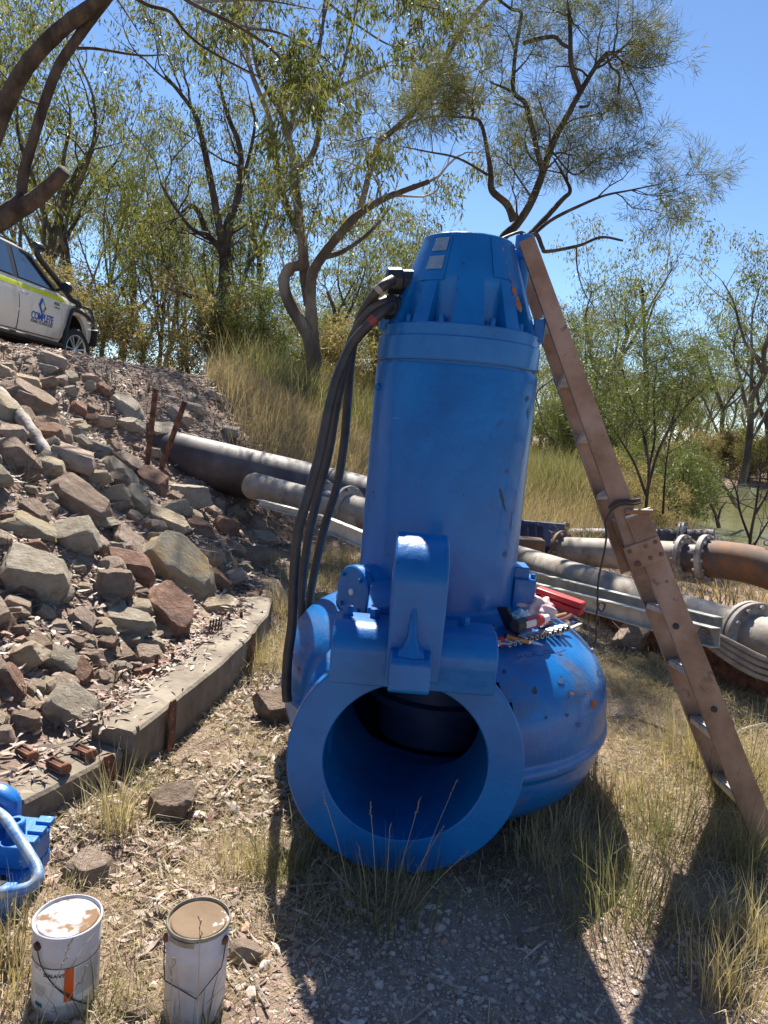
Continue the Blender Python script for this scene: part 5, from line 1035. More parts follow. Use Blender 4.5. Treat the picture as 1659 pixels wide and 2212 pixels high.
def leaves(C, D, L, W, r_, bend=.12):
    n = len(C); rv = r_.randn(n, 3); sd2 = np.cross(D, rv); sd2 /= np.linalg.norm(sd2, axis=1)[:, None] + 1e-9; L = L[:, None]; W = W[:, None]
    V = np.stack([C, C + D * L * .45 + sd2 * W / 2, C + D * L + r_.randn(n, 3) * L * bend, C + D * L * .45 - sd2 * W / 2], 1).reshape(-1, 3)
    return V, np.arange(4 * n).reshape(-1, 4)
def grow(limbs, r_, spec):
    """limbs: list of (P, r); returns wood tubes and leaf anchor points"""
    wood = []; anc = []; dirs = []
    def child(p, t, L, up, jit, k):
        d = t / (np.linalg.norm(t) + 1e-9); P = [p]; st = L / k
        for i in range(k):
            d = d + r_.randn(3) * jit + np.array([0, 0, up]); d /= np.linalg.norm(d); P.append(P[-1] + d * st)
        return np.array(P)
    def spawn(P, r, n, t0, Lm, spread, up):
        out = []; m = len(P); T = np.gradient(P, axis=0)
        for t in np.sort(t0 + (1 - t0) * r_.rand(n) ** .8):
            i = min(m - 1, int(t * (m - 1) + .5)); tg = T[i] / (np.linalg.norm(T[i]) + 1e-9); pr = np.cross(tg, r_.randn(3)); pr /= np.linalg.norm(pr) + 1e-9
            pr[1] *= spec.get('flat', 1); d = tg * (1 - spread) + pr * spread + np.array([0, 0, up]); out.append((P[i], d, Lm * (.55 + .8 * r_.rand()), r[i]))
        return out
    for P, r in limbs:
        wood.append((P, r, 10)); Ln = np.linalg.norm(np.diff(P, axis=0), axis=1).sum()
        n1 = max(2, int(spec['n1'] * Ln + .5))
        for (p, d, L, r0) in spawn(P, r, n1, spec['t0'], spec['L1'], .62, spec['up']) + [(P[-1], P[-1] - P[-2], spec['L1'], r[-1])]:
            P1 = child(p, d, L, spec['up'] * .25, spec['jit'], 6); r1 = np.linspace(min(r0 * .6, spec['r1']), spec['r1'] * .28, 7); wood.append((P1, r1, 6))
            for (p2, d2, L2, r02) in spawn(P1, r1, spec['n2'], .25, spec['L1'] * .5, .6, spec['up'] * .6) + [(P1[-1], P1[-1] - P1[-2], spec['L1'] * .4, r1[-1])]:
                P2 = child(p2, d2, L2, spec['up'] * .1, spec['jit'], 4); r2 = np.linspace(min(r02 * .7, spec['r1'] * .4), spec['r1'] * .12, 5); wood.append((P2, r2, 4))
                for (p3, d3, L3, r03) in spawn(P2, r2, spec['n3'], .2, spec['L1'] * .22, .6, 0) + [(P2[-1], P2[-1] - P2[-2], spec['L1'] * .18, r2[-1])]:
                    P3 = child(p3, d3, L3, -spec.get('droop', .1), spec['jit'], 2); wood.append((P3, np.array([1, .7, .4]) * spec['r1'] * .11, 3))
                    anc += [P3[1], P3[2], (P3[1] + P3[2]) / 2]; dirs += [P3[2] - P3[0]] * 3
    return wood, np.array(anc), np.array(dirs)
def clothe(anc, dirs, r_, spec):
    m = spec['leaf_n']; keep = r_.rand(len(anc)) < spec.get('keep', .85); anc = anc[keep]; dirs = dirs[keep]
    C = np.repeat(anc, m, 0) + r_.randn(len(anc) * m, 3) * spec['leaf_s']; dr = np.repeat(dirs, m, 0); dr /= np.linalg.norm(dr, axis=1)[:, None] + 1e-9
    D = dr * spec.get('along', .3) + r_.randn(len(C), 3) * spec.get('rand', .45) + np.array([0, 0, -spec.get('hang', .8)]); D /= np.linalg.norm(D, axis=1)[:, None] + 1e-9
    k = len(C); return leaves(C, D, spec['leaf_l'] * (.6 + .7 * r_.rand(k)), spec['leaf_w'] * (.7 + .6 * r_.rand(k)), r_)
SPEC_GUM = dict(n1=1.0, t0=.4, L1=1.9, up=.28, jit=.22, r1=.035, n2=5, n3=3, leaf_n=12, leaf_s=.11, leaf_l=.15, leaf_w=.034, hang=.9, droop=.25)
SPEC_OAK = dict(n1=1.9, t0=.3, L1=.66, up=.12, jit=.2, r1=.016, n2=5, n3=4, leaf_n=11, leaf_s=.05, leaf_l=.17, leaf_w=.0068, hang=.1, rand=.5, along=.9, droop=.0, keep=.55)
def traced(limbs_px, y0, conv, wk=1.0, seed=0):
    """limbs: list of (points, width px first, width px last, depth shift at the end)"""
    r_ = np.random.RandomState(seed); out = []
    for pts, w0, w1, dy0, dy1 in limbs_px:
        n = len(pts); P = []; R_ = []
        for i, p in enumerate(pts):
            t = i / max(1, n - 1); y = y0 + dy0 + (dy1 - dy0) * t; px, py = conv(*p); q = aty(px, py, y); P.append(q); R_.append((w0 + (w1 - w0) * t) * wk * y / FPX / 2)
        Q = smooth_path(P, 5); rr_ = np.interp(np.linspace(0, 1, len(Q)), np.linspace(0, 1, n), R_) * (1 + .025 * r_.randn(len(Q))); out.append((Q, rr_))
    return out
def make_tree(name, limbs, spec, seed, lab, bark, leafm, cat='tree', group=None, bare=(), base=None, host=None):
    r_ = np.random.RandomState(seed); live = [l for i, l in enumerate(limbs) if i not in bare]
    wood, anc, dirs = grow(live, r_, spec); base = limbs[0][0][0] if base is None else np.array(base)
    if host is not None: base = ORIG[host.name]; e = host
    else: e = empty(name, tuple(base), lab, cat, group)
    W_ = Wood(); Tw = Wood()
    for P, r, n in wood: (W_ if n == 10 else Tw).tube(P, r, n)
    for i in bare: W_.tube(limbs[i][0], limbs[i][1], 8)
    tr = obj('trunk' if host is None else 'overhanging_limb', W_.mesh('trunk', M[bark], base), e); tw = obj('branches', Tw.mesh('branches', M['bark_pale' if bark == 'bark_gum' else bark], base), tr); tw['kind'] = 'stuff'
    V, F = clothe(anc, dirs, r_, spec); cr = obj('crown', mesh_np('crown', V - base, F, M[leafm]), e); cr['kind'] = 'stuff'
    return e
cA = lambda x, y: (x * .496, y * .496)
cB = lambda x, y: ((1300 + .9042 * x) / K, .9042 * y / K)
# main river gum behind the pump, twin crooked trunk
t2 = traced([([(1380, 1980), (1376, 1840), (1372, 1700), (1360, 1560), (1335, 1450), (1262, 1325), (1236, 1230), (1262, 1168), (1312, 1150), (1322, 1100), (1310, 1000), (1290, 850), (1276, 700), (1255, 600), (1230, 500), (1185, 420)], 46, 18, 0, -.6),
             ([(1375, 1600), (1360, 1430), (1352, 1280), (1362, 1190), (1405, 1115), (1470, 1030), (1540, 950), (1659, 872), (1760, 830), (1870, 790)], 40, 14, .1, -1.5),
             ([(1350, 1330), (1330, 1200), (1322, 1120)], 36, 30, 0, 0),
             ([(1300, 1010), (1250, 900), (1210, 760), (1195, 640), (1170, 500), (1100, 330), (1060, 150), (1030, 60)], 24, 9, 0, .8),
             ([(1300, 740), (1350, 690), (1385, 600), (1395, 470), (1440, 400), (1560, 340), (1660, 290)], 20, 8, -.3, -1.0),
             ([(1470, 1030), (1560, 930), (1640, 640), (1710, 570), (1860, 420), (1960, 220), (2060, 70), (2170, -60)], 20, 11, -.4, -2.0),
             ([(1255, 600), (1290, 470), (1350, 300), (1400, 150), (1410, 20)], 15, 7, -.5, .5), ([(1410, 1120), (1500, 1090), (1610, 1010), (1700, 900)], 18, 8, .3, 1.5),
             ([(1230, 500), (1130, 330), (1090, 160), (1000, -60)], 12, 6, -.5, -1.6), ([(1395, 470), (1480, 330), (1520, 180), (1560, 0)], 11, 6, -.4, .3)], 16.0, cA, .72, seed=2)
host2 = make_tree('gum_tree', t2, dict(SPEC_GUM, n1=.85, L1=1.35, r1=.028, leaf_n=12, keep=.34), 21, 'tall gum with crooked twin trunk standing in grass behind the pump cables', 'bark_gum', 'leaf_gum', bare=(2,))
# darker gum to its left
t3 = traced([([(1140, 1920), (1126, 1780), (1110, 1640), (1080, 1530), (1000, 1390), (972, 1250), (968, 1100), (905, 1020), (850, 900), (790, 930)], 44, 12, 0, .5),
             ([(968, 1110), (990, 980), (1040, 850), (1046, 650), (990, 500), (960, 380)], 26, 9, 0, .8), ([(968, 1060), (930, 850), (890, 650), (850, 500), (780, 400), (720, 330)], 24, 8, 0, -1), ([(985, 1380), (900, 1320), (820, 1285), (745, 1262)], 24, 10, 0, -1.2),
             ([(1040, 1480), (1010, 1290), (985, 1190), (1000, 1050), (1010, 900)], 24, 14, .4, 1), ([(905, 1020), (840, 1000), (760, 900), (700, 800)], 14, 7, 0, -.8), ([(1046, 800), (1080, 700), (1110, 540), (1090, 430)], 12, 6, .5, 1.6)], 20.0, cA, .72, seed=3)
make_tree('gum_tree', t3, dict(SPEC_GUM, n1=.75, L1=1.6, leaf_n=11, keep=.33), 22, 'dark trunked gum forking low, to the uphill side of the crooked one', 'bark_dark', 'leaf_gum')
t3b = traced([([(1144, 1900), (1142, 1720), (1140, 1560), (1138, 1400), (1130, 1250), (1135, 1070), (1180, 930), (1210, 850)], 22, 8, 0, 1), ([(1140, 1330), (1090, 1220), (1040, 1180), (1000, 1080)], 12, 5, 0, -1), ([(1138, 1180), (1110, 1050), (1090, 900), (1080, 760)], 12, 5, 0, 1)], 24.0, cA, .8, seed=4)
make_tree('gum_tree', t3b, dict(SPEC_GUM, n1=.7, L1=1.6, leaf_n=11, keep=.33), 23, 'slender gum between the dark trunked gum and the crooked twin trunk gum', 'bark_dark', 'leaf_gum')
# she-oak right behind the pump
t4 = traced([([(690, 2420), (682, 2000), (690, 1600), (712, 1280), (735, 1120), (750, 1040), (810, 980), (870, 890), (920, 770), (970, 620), (1040, 490), (1090, 400), (1150, 300), (1198, 238), (1235, 228)], 36, 9, 0, .3),
             ([(800, 960), (770, 890), (705, 830), (700, 760), (690, 690), (660, 545), (620, 515), (540, 510)], 24, 5, 0, -.5), ([(925, 745), (900, 650), (880, 560), (850, 450), (800, 402), (800, 300), (810, 200), (832, 60), (790, 40), (735, 0)], 17, 7, .1, .4),
             ([(1088, 395), (1050, 280), (1046, 150), (1040, 45)], 17, 9, .2, .4), ([(1046, 210), (1010, 190), (975, 160), (900, 170), (840, 188)], 10, 12, .3, .4),
             ([(830, 1065), (920, 970), (1010, 870), (1045, 832), (1020, 770), (975, 690)], 20, 5, .1, .8), ([(860, 1045), (960, 960), (1100, 890), (1200, 850), (1310, 828), (1440, 800)], 12, 3, .1, .5),
             ([(838, 1062), (895, 1020), (925, 1080), (945, 1095), (1080, 1070), (1180, 1033), (1275, 1048)], 15, 6, .1, .2), ([(1072, 1075), (1078, 1180), (1110, 1280), (1150, 1335)], 5, 2, .2, .3), ([(1205, 240), (1222, 290), (1258, 325), (1255, 410)], 7, 6, .3, .3),
             ([(700, 770), (560, 690), (420, 660), (320, 640)], 8, 3, -.2, -1.2), ([(1000, 560), (1060, 520), (1150, 500), (1190, 480)], 6, 3, .2, .8), ([(800, 402), (740, 375), (700, 360)], 9, 4, .4, .2), ([(960, 650), (1060, 760), (1150, 700), (1230, 640)], 6, 3, .2, 1.0), ([(1095, 390), (1150, 290), (1170, 160), (1190, 90)], 6, 3, .2, .9), ([(1085, 465), (1120, 462), (1135, 440)], 8, 4, .2, .2)], 9.5, cB, .72, seed=5)
make_tree('she_oak_tree', t4, SPEC_OAK, 24, 'she oak with broken dark limbs and wispy needles directly behind the pump', 'bark_dark', 'leaf_oak', bare=(4, 7, 8, 9, 15))
# leaning gum over the vehicle with a sawn limb
t1 = traced([([(-160, 1500), (-150, 1250), (-120, 1050), (-60, 990), (40, 930), (120, 870)], 95, 66, 0, 0), ([(-120, 1000), (-70, 720), (0, 520), (60, 380), (130, 270), (230, 160), (340, 70), (440, 0), (560, -110)], 62, 44, .2, -.6),
             ([(95, 860), (100, 770), (135, 640), (190, 460), (250, 300), (320, 190), (400, 80), (470, -10), (540, -120)], 36, 30, 0, -.4), ([(60, 925), (150, 870), (230, 800), (280, 745)], 62, 46, 0, -.3),
             ([(340, 210), (420, 212), (560, 235), (640, 242), (715, 238)], 11, 4, 0, -.5), ([(500, -20), (560, 70), (610, 150)], 8, 3, 0, -.6), ([(520, -60), (640, 20), (740, 50), (800, 130), (880, 200), (1000, 270), (1100, 320)], 14, 5, -.5, 1.5), ([(190, 460), (90, 420), (20, 330), (-60, 250)], 10, 5, .3, 1.0)], 9.0, cA, .62, seed=6)
host1 = make_tree('leaning_gum_tree', t1, dict(SPEC_GUM, n1=.35, L1=.9, r1=.016, leaf_l=.13, leaf_w=.026, leaf_n=8), 25, 'dark leaning gum with a sawn off stub reaching over the parked vehicle', 'bark_dark', 'leaf_gum', bare=(0, 1, 2, 3, 4, 5), base=(-6.3, 9.0, 2.0))
# hanging leafy branches of gums out of frame at the top
def bunch(limbs, y0, seed, lab, leafm='leaf_gum', spec=None, host=None): return make_tree('gum_tree', traced(limbs, y0, lambda x, y: (x, y), seed=seed), spec or dict(SPEC_GUM, n1=1.3, L1=1.0, r1=.016, leaf_l=.15, leaf_w=.03, leaf_n=14, leaf_s=.08, keep=.26, droop=.6), seed, lab, 'bark_gum', leafm, bare=(0,), host=host)
# ------- generated kinds, copied
def gen_tree(seed, h, kind):
    r_ = np.random.RandomState(seed); limbs = []
    lean = r_.randn(2) * .10; k = 8; z = np.linspace(0, 1, k); w = np.cumsum(r_.randn(k, 2) * .02 * h, 0) * z[:, None]
    th = h * (.62 if kind != 'shrub' else .35); P = np.stack([lean[0] * th * z + w[:, 0], lean[1] * th * z + w[:, 1], th * z - .3], 1); r0 = h * (.017 if kind == 'gum' else .010)
    limbs.append((smooth_path(P, 3), np.linspace(r0, r0 * .45, (k - 1) * 3 + 1)))
    nl = r_.randint(4, 7) if kind == 'gum' else r_.randint(4, 7)
    for i in range(nl):
        t = (.35 + .6 * i / nl) if kind == 'gum' else .1 + .8 * r_.rand(); b = P[min(k - 1, int(t * (k - 1)))]; a = i * 2.4 + r_.rand(); el = .55 + .5 * r_.rand() + (.2 if kind == 'gum' else .1); L = h * (.42 + .2 * r_.rand()) * (1.05 - .4 * t)
        d = np.array([cos(a) * cos(el), sin(a) * cos(el), sin(el)]); Q = [b]
        for s in range(5): d = d + r_.randn(3) * .16 + np.array([0, 0, .10]); d /= np.linalg.norm(d); Q.append(Q[-1] + d * L / 5)
        limbs.append((smooth_path(Q, 3), np.linspace(r0 * .5, r0 * .14, 16)))
    return limbs
def proto(name, seed, h, kind, spec, bark, leafm):
    limbs = gen_tree(seed, h, kind); r_ = np.random.RandomState(seed + 50); wood, anc, dirs = grow(limbs, r_, spec); W_ = Wood()
    for P, r, n in wood:
        if n > 3: W_.tube(P, r, 5 if n == 10 else 3)
    V, F = clothe(anc, dirs, r_, spec); return (W_.mesh('trunk', M[bark], np.zeros(3)), mesh_np('crown', V, F, M[leafm]), name)
SG = dict(SPEC_GUM, n1=.62, t0=.3, L1=2.0, r1=.04, n2=4, n3=2, leaf_n=9, keep=.5, leaf_s=.18, leaf_l=.20, leaf_w=.05, droop=.2)
SS = dict(SPEC_GUM, n1=1.7, t0=.1, L1=.85, r1=.014, n2=4, n3=2, leaf_n=6, leaf_s=.11, leaf_l=.13, leaf_w=.035, hang=.2, rand=.7, droop=.05)
PG = [proto('gum_tree', 400 + i, 11, 'gum', SG, 'bark_gum', 'leaf_gum' if i % 2 else 'leaf_gum_light') for i in range(5)]
PD = [proto('dry_shrub', 430 + i, 3.6, 'shrub', dict(SS, leaf_n=5), 'bark_gum', 'leaf_dry') for i in range(3)]
PS = [proto('green_shrub', 440 + i, 3.6, 'shrub', SS, 'bark_gum', 'leaf_gum_light' if i else 'leaf_dark') for i in range(3)]
PW = [proto('wattle_shrub', 450 + i, 3.6, 'shrub', dict(SS, leaf_l=.24, leaf_w=.022, leaf_n=8, hang=.45, L1=.95), 'bark_dark', 'leaf_wattle') for i in range(2)]
def plant(pr, px, d, s, lab, group, rz=None, sz=1.0, zoff=0.0, cat=None):
    if group:
        ad = {'leaf_gum': 'olive', 'leaf_gum_light': 'light green', 'leaf_dry': 'brown', 'leaf_dark': 'dark green', 'leaf_wattle': 'feathery bright green'}[pr[1].materials[0].name]
        sz_ = ('tall ' if s > 1.05 else 'low ' if s < .7 else 'mid height '); lab = sz_ + ad + ' ' + lab; group = sz_ + ad + ' ' + group
    X_ = (px - IW / 2) / FPX * d; z = gz(X_, d) + zoff; e = empty(pr[2], (X_, d, z), lab, cat or ('tree' if 'tree' in pr[2] else 'shrub'), group)
    e.rotation_euler = (0, 0, rr.rand() * 6.28 if rz is None else rz); e.scale = (s, s, s * sz); obj('trunk', pr[0], e); c = obj('crown', pr[1], e); c['kind'] = 'stuff'; return e
for px, d, s in ((-40, 22, 1.05), (60, 27, 1.15), (150, 26, .85), (235, 32, .95), (330, 36, .85), (395, 30, .6), (-120, 30, 1.3), (120, 42, 1.15), (450, 42, .8), (280, 23, .45), (30, 52, 1.4)):
    plant(PG[rr.randint(5)], px, d, s, 'gum on the rise behind the parked vehicle', 'gums behind the vehicle')
for px, d, s in ((540, 44, .8), (620, 50, .9), (700, 42, .7), (780, 46, .85), (860, 40, .75), (930, 34, .68), (1010, 30, .6), (1090, 36, .72), (740, 30, .5), (850, 28, .52), (960, 52, 1.0), (735, 23, .62), (800, 26, .72), (870, 24, .62), (910, 30, .8), (770, 34, .85)):
    plant(PG[rr.randint(5)], px, d, s, 'gum in the thicket behind the pump', 'gums behind the pump')
for px, d, s in ((1225, 33, 1.0), (1262, 42, .95), (1180, 27, .5), (1320, 46, .62), (1300, 60, .75), (1370, 52, .62), (1420, 66, .7), (1470, 70, .72), (1510, 62, .6), (1440, 90, .9), (1350, 95, .9), (1180, 70, .8), (1230, 85, .9), (1280, 90, .8), (1390, 110, 1.0), (1150, 55, .6), (1460, 120, 1.0), (1130, 75, .9), (1170, 95, 1.2), (1205, 100, 1.1), (1255, 75, .8), (1310, 105, 1.2), (1335, 78, .8), (1405, 80, .8), (1425, 105, 1.1), (1500, 95, 1.1), (1375, 68, .7)):
    plant(PG[rr.randint(5)], px, d, s, 'gum on the far river flat beyond the ladder', 'gums beyond the ladder')
for px, d, s in ((1592, 56, 1.75), (1550, 66, 1.5), (1655, 62, 1.7), (1690, 58, 1.6), (1640, 85, 1.3), (1530, 85, 1.2), (1480, 100, 1.1), (1600, 110, 1.2)):
    plant(PG[rr.randint(5)], px, d, s, 'gum standing on the far bank of the river', 'gums on the far river bank', zoff=.2)
for i in range(5):
    px = rr.uniform(180, 560); d = rr.uniform(17, 28); plant(PG[rr.randint(5)], px, d, rr.uniform(.38, .52), 'slender young gum among the scrub behind the vehicle', 'slender gums in the scrub', sz=1.75)
for i in range(13):
    px = rr.uniform(-60, 430); d = rr.uniform(16.5, 25); plant((PD + PD + PS[1:2])[rr.randint(7)], px, d, rr.uniform(.75, 1.3), 'scrub bush behind the parked vehicle', 'scrub behind the vehicle')
for i in range(22):
    px = rr.uniform(430, 900); d = rr.uniform(17.5, 30); plant((PD + PS + PW)[rr.randint(8)], px, d, rr.uniform(.6, 1.05), 'scrub bush in the thicket behind the tall dry grass', 'scrub behind the tall grass')
for i in range(16):
    px = rr.uniform(1150, 1450); d = rr.uniform(22, 44); plant((PS + PD[:1] + PW)[rr.randint(6)], px, d, rr.uniform(.55, 1.0), 'bush on the river flat beyond the grass mound', 'bushes on the river flat')
for i in range(26):
    px = rr.uniform(1470, 1720); d = rr.uniform(55, 66); plant((PS + PD)[rr.randint(6)], px, d, rr.uniform(.8, 1.6), 'bush lining the far edge of the river', 'bushes on the far river edge')
for px, d, s, lab in ((1455, 19, .75, 'bright green wattle beside the many stemmed one above the river'), (1470, 24, .9, 'taller pale wattle at the top of the river bank')): plant(PW[rr.randint(2)], px, d, s, lab, None)
for px, d, s, lab in ((1310, 13, .42, 'low dry bush on the grass mound'), (1370, 15, .55, 'brown dry bush at the foot of the many stemmed wattle'), (1430, 14, .42, 'small dry bush on the slope to the river')): plant(PD[rr.randint(3)], px, d, s, lab, None)
# many-stemmed wattle in the middle distance
ident = lambda x, y: (x, y)
t7 = traced([([(1391, 1200), (1393, 1130), (1396, 1090), (1402, 1010), (1388, 930), (1365, 870), (1345, 800)], 9, 3, 0, -.6), ([(1398, 1060), (1420, 980), (1450, 920), (1490, 870), (1520, 840)], 7, 3, 0, .5), ([(1402, 1010), (1415, 940), (1412, 860), (1420, 780)], 6, 2, 0, .3), ([(1388, 930), (1400, 850), (1395, 770)], 5, 2, 0, -.3), ([(1396, 1070), (1370, 1000), (1340, 950), (1310, 900)], 6, 2, 0, -.4), ([(1440, 940), (1470, 850), (1475, 780)], 5, 2, .2, .9), ([(1432, 1110), (1436, 1040), (1442, 980), (1455, 900)], 5, 2, .5, .9)], 12.5, ident, seed=9)
make_tree('wattle_tree', t7, dict(SPEC_OAK, n1=2.6, L1=.8, leaf_n=5, leaf_l=.16, leaf_w=.014, hang=.3, r1=.010, rand=.6), 27, 'many stemmed feathery wattle growing beyond the grey pipe', 'bark_dark', 'leaf_wattle')
# dead snag and bare branches by the water
sn = traced([([(1399, 1120), (1397, 960), (1394, 800), (1392, 700), (1389, 655), (1388, 622)], 10, 6, 0, 0), ([(1393, 715), (1402, 690), (1414, 655), (1424, 640), (1430, 633)], 6, 2, 0, .2), ([(1394, 790), (1420, 778), (1445, 772), (1470, 770)], 5, 2, 0, -.3), ([(1394, 780), (1376, 760), (1362, 755)], 4, 2, 0, .3), ([(1393, 720), (1403, 710), (1404, 700)], 4, 2, 0, 0)], 30, ident, seed=10)
def bare_tree(name, limbs, lab, bark, cat='tree'):
    base = limbs[0][0][0]; e = empty(name, tuple(base), lab, cat); W_ = Wood(); Bw = Wood()
    W_.tube(*limbs[0], 8)
    for l in limbs[1:]: Bw.tube(*l, 6)
    tr = obj('trunk', W_.mesh('trunk', M[bark], base), e)
    if Bw.V: obj('limbs', Bw.mesh('limbs', M[bark], base), e)
bare_tree('dead_tree', sn, 'bare dead snag rising above the far trees', 'bark_dark')
def twiggy(limbs, n, L, seed):
    r_ = np.random.RandomState(seed); out = list(limbs)
    for P, r in limbs:
        for _ in range(n):
            i = r_.randint(len(P) // 3, len(P)); d = r_.randn(3) * np.array([1, .6, 1]) + np.array([0, 0, .5]); d /= np.linalg.norm(d); Q = [P[i]]
            for s in range(4): d = d + r_.randn(3) * .3; d /= np.linalg.norm(d); Q.append(Q[-1] + d * L / 4 * (.5 + r_.rand()))
            out.append((np.array(Q), np.linspace(r[i] * .5, r[i] * .12, 5)))
    return out
dw = traced([([(1625, 1230), (1620, 1170), (1632, 1100), (1640, 1040), (1650, 990)], 8, 3, 0, 0), ([(1622, 1170), (1600, 1110), (1590, 1060), (1570, 1020)], 6, 2, 0, .3), ([(1632, 1110), (1660, 1060), (1680, 1000)], 6, 2, 0, -.2), ([(1618, 1200), (1645, 1150), (1670, 1110)], 6, 2, 0, 0)], 11.5, ident, seed=12)
bare_tree('bare_shrub', twiggy(dw, 9, .7, 1), 'leafless dark shrub between the rusty elbow and the river', 'bark_dark', 'shrub')
dl = traced([([(1592, 1095), (1570, 1060), (1540, 1020), (1500, 990), (1480, 985)], 9, 3, 0, -2), ([(1575, 1068), (1590, 1050), (1612, 1046)], 5, 2, 0, 0)], 26, ident, seed=13); bare_tree('leaning_dead_trunk', twiggy(dl, 4, .8, 3), 'bare trunk leaning over the river water', 'bark_gum', 'dead tree')
dl = traced([([(1553, 1140), (1545, 1110), (1535, 1090)], 9, 5, 0, 0), ([(1550, 1128), (1557, 1100), (1570, 1082)], 6, 3, 0, 0)], 19, ident, seed=14); bare_tree('river_snag', dl, 'short forked dead stump at the water edge', 'dead_wood', 'dead tree')
for px0, py0, px1, py1, d in ((1480, 1062, 1530, 1056, 44), (1500, 1072, 1520, 1068, 40), (1585, 1085, 1640, 1078, 32), (1560, 1064, 1600, 1052, 42)):
    l_ = traced([([(px0, py0), ((px0 + px1) / 2, (py0 + py1) / 2 - 3), (px1, py1)], 4, 2, 0, 0)], d, ident); o = obj('driftwood', None); bpy.data.objects.remove(o); W_ = Wood(); W_.tube(*l_[0], 6); o = obj('driftwood', W_.mesh('driftwood', M['dead_wood'], l_[0][0][0]), None, tuple(l_[0][0][0])); tag(o, 'dead branch lying in the shallow river water', 'driftwood', 'driftwood in the river')
# top-of-frame leafy branches
bunch([([(262, -52), (300, -60), (360, -30), (420, 10), (520, 60), (600, 120), (640, 200)], 12, 4, -1.95, .5), ([(520, 60), (600, 70), (680, 110), (740, 160)], 6, 2, 0, .4), ([(470, 30), (520, 110), (560, 190), (590, 280)], 5, 2, 0, -.3), ([(420, 5), (560, 0), (680, 20)], 6, 2, 0, .5), ([(640, 200), (700, 260), (720, 330)], 4, 2, .4, .6)], 10.5, 31, '', host=host1)
bunch([([(774, 2), (762, -40), (735, -50), (705, 20), (690, 120)], 8, 3, 2.2, 0), ([(700, 0), (780, 60), (850, 100), (900, 90)], 5, 2, 0, .6), ([(730, -40), (820, -20), (900, 10), (950, 20)], 5, 2, 0, .3)], 14.0, 32, '', host=host2)
# ---------------------------------------------------------------- grasses, litter, gravel
def blades(P, Hh, lean_dir, lean, W, r_, curl=.35):
    n = len(P); a = r_.rand(n) * 2 * pi; sdv = np.stack([np.cos(a), np.sin(a), np.zeros(n)], 1); up = np.array([0, 0, 1.0]); Hh = Hh[:, None]; W = W[:, None]; lean = lean[:, None]
    d1 = up * np.cos(lean * .6) + lean_dir * np.sin(lean * .6); d2 = up * np.cos(lean * (1 + curl)) + lean_dir * np.sin(lean * (1 + curl))
    m = P + d1 * Hh * .5; t = m + d2 * Hh * .5
    V = np.stack([P - sdv * W / 2, P + sdv * W / 2, m + sdv * W * .38, m - sdv * W * .38, t], 1).reshape(-1, 3); i = np.arange(n)[:, None] * 5
    return V, [i + np.array([[0, 1, 2, 3]]), i + np.array([[3, 2, 4]])]
def rdir(n, r_):
    a = r_.rand(n) * 2 * pi; return np.stack([np.cos(a), np.sin(a), np.zeros(n)], 1)
def field(name, XY, h0, h1, l0, l1, w, mat, lab, cat='grass', seed=0, bias=None):
    r_ = np.random.RandomState(seed); n = len(XY); P = np.stack([XY[:, 0], XY[:, 1], g(XY[:, 0], XY[:, 1]) - .005], 1); ld = rdir(n, r_)
    if bias is not None: ld = ld + np.array(bias); ld /= np.linalg.norm(ld, axis=1)[:, None]
    V, F = blades(P, r_.uniform(h0, h1, n), ld, r_.uniform(l0, l1, n), w * r_.uniform(.6, 1.4, n), r_); return tag(obj(name, mesh_np(name, V, F, M[mat])), lab, cat, kind='stuff')
r_ = np.random.RandomState(77)
def scatter(n, x0, x1, y0, y1, dens=None):
    X_ = r_.uniform(x0, x1, n); Y_ = r_.uniform(y0, y1, n); k = np.ones(n, bool)
    if dens is not None: k = r_.rand(n) < dens(X_, Y_)
    return np.stack([X_[k], Y_[k]], 1)
toe = lambda y: np.interp(y, TOE_Y, TOE_X)
gravel_m = lambda x, y: 1 - sst(np.hypot((x - .5) / 1.05, (y - 1.65) / .75) + .5 * (vnoise(x, y, .35, 21) - .5), .55, 1.05)
flat_ok = lambda x, y: (x > toe(y) + .02)
# thin straw over the flat
field('dry_straw', scatter(92000, -1.3, 3.6, .95, 5.2, lambda x, y: flat_ok(x, y) * (1 - .88 * gravel_m(x, y)) * (.35 + .65 * sst(vnoise(x, y, .45, 31), .3, .6))), .05, .15, 1.1, 1.56, .0028, 'grass_dry', 'flattened dry straw over the flat ground around the pump', seed=1)
field('dry_grass', scatter(80000, .6, 4.8, 2.2, 7.5, lambda x, y: flat_ok(x, y) * sst(x - .2 * (y - 2), .7, 1.3) * (.4 + .6 * vnoise(x, y, .4, 33))), .05, .16, .7, 1.5, .0038, 'grass_dry', 'sunlit matted dry grass behind and right of the casing', seed=2)
field('dry_grass', scatter(16000, -1.0, .9, 4.0, 8.0, lambda x, y: flat_ok(x, y) * (.3 + .7 * vnoise(x, y, .5, 34))), .08, .24, .3, 1.2, .004, 'grass_dry', 'dry grass between the concrete edge and the pipes', seed=3)
field('green_grass', scatter(15000, -1.1, 4.2, 1.0, 7, lambda x, y: flat_ok(x, y) * (1 - gravel_m(x, y)) * sst(vnoise(x, y, .6, 41), .55, .8)), .05, .14, .4, 1.2, .003, 'grass_green', 'scattered greener grass blades on the flat', seed=4)
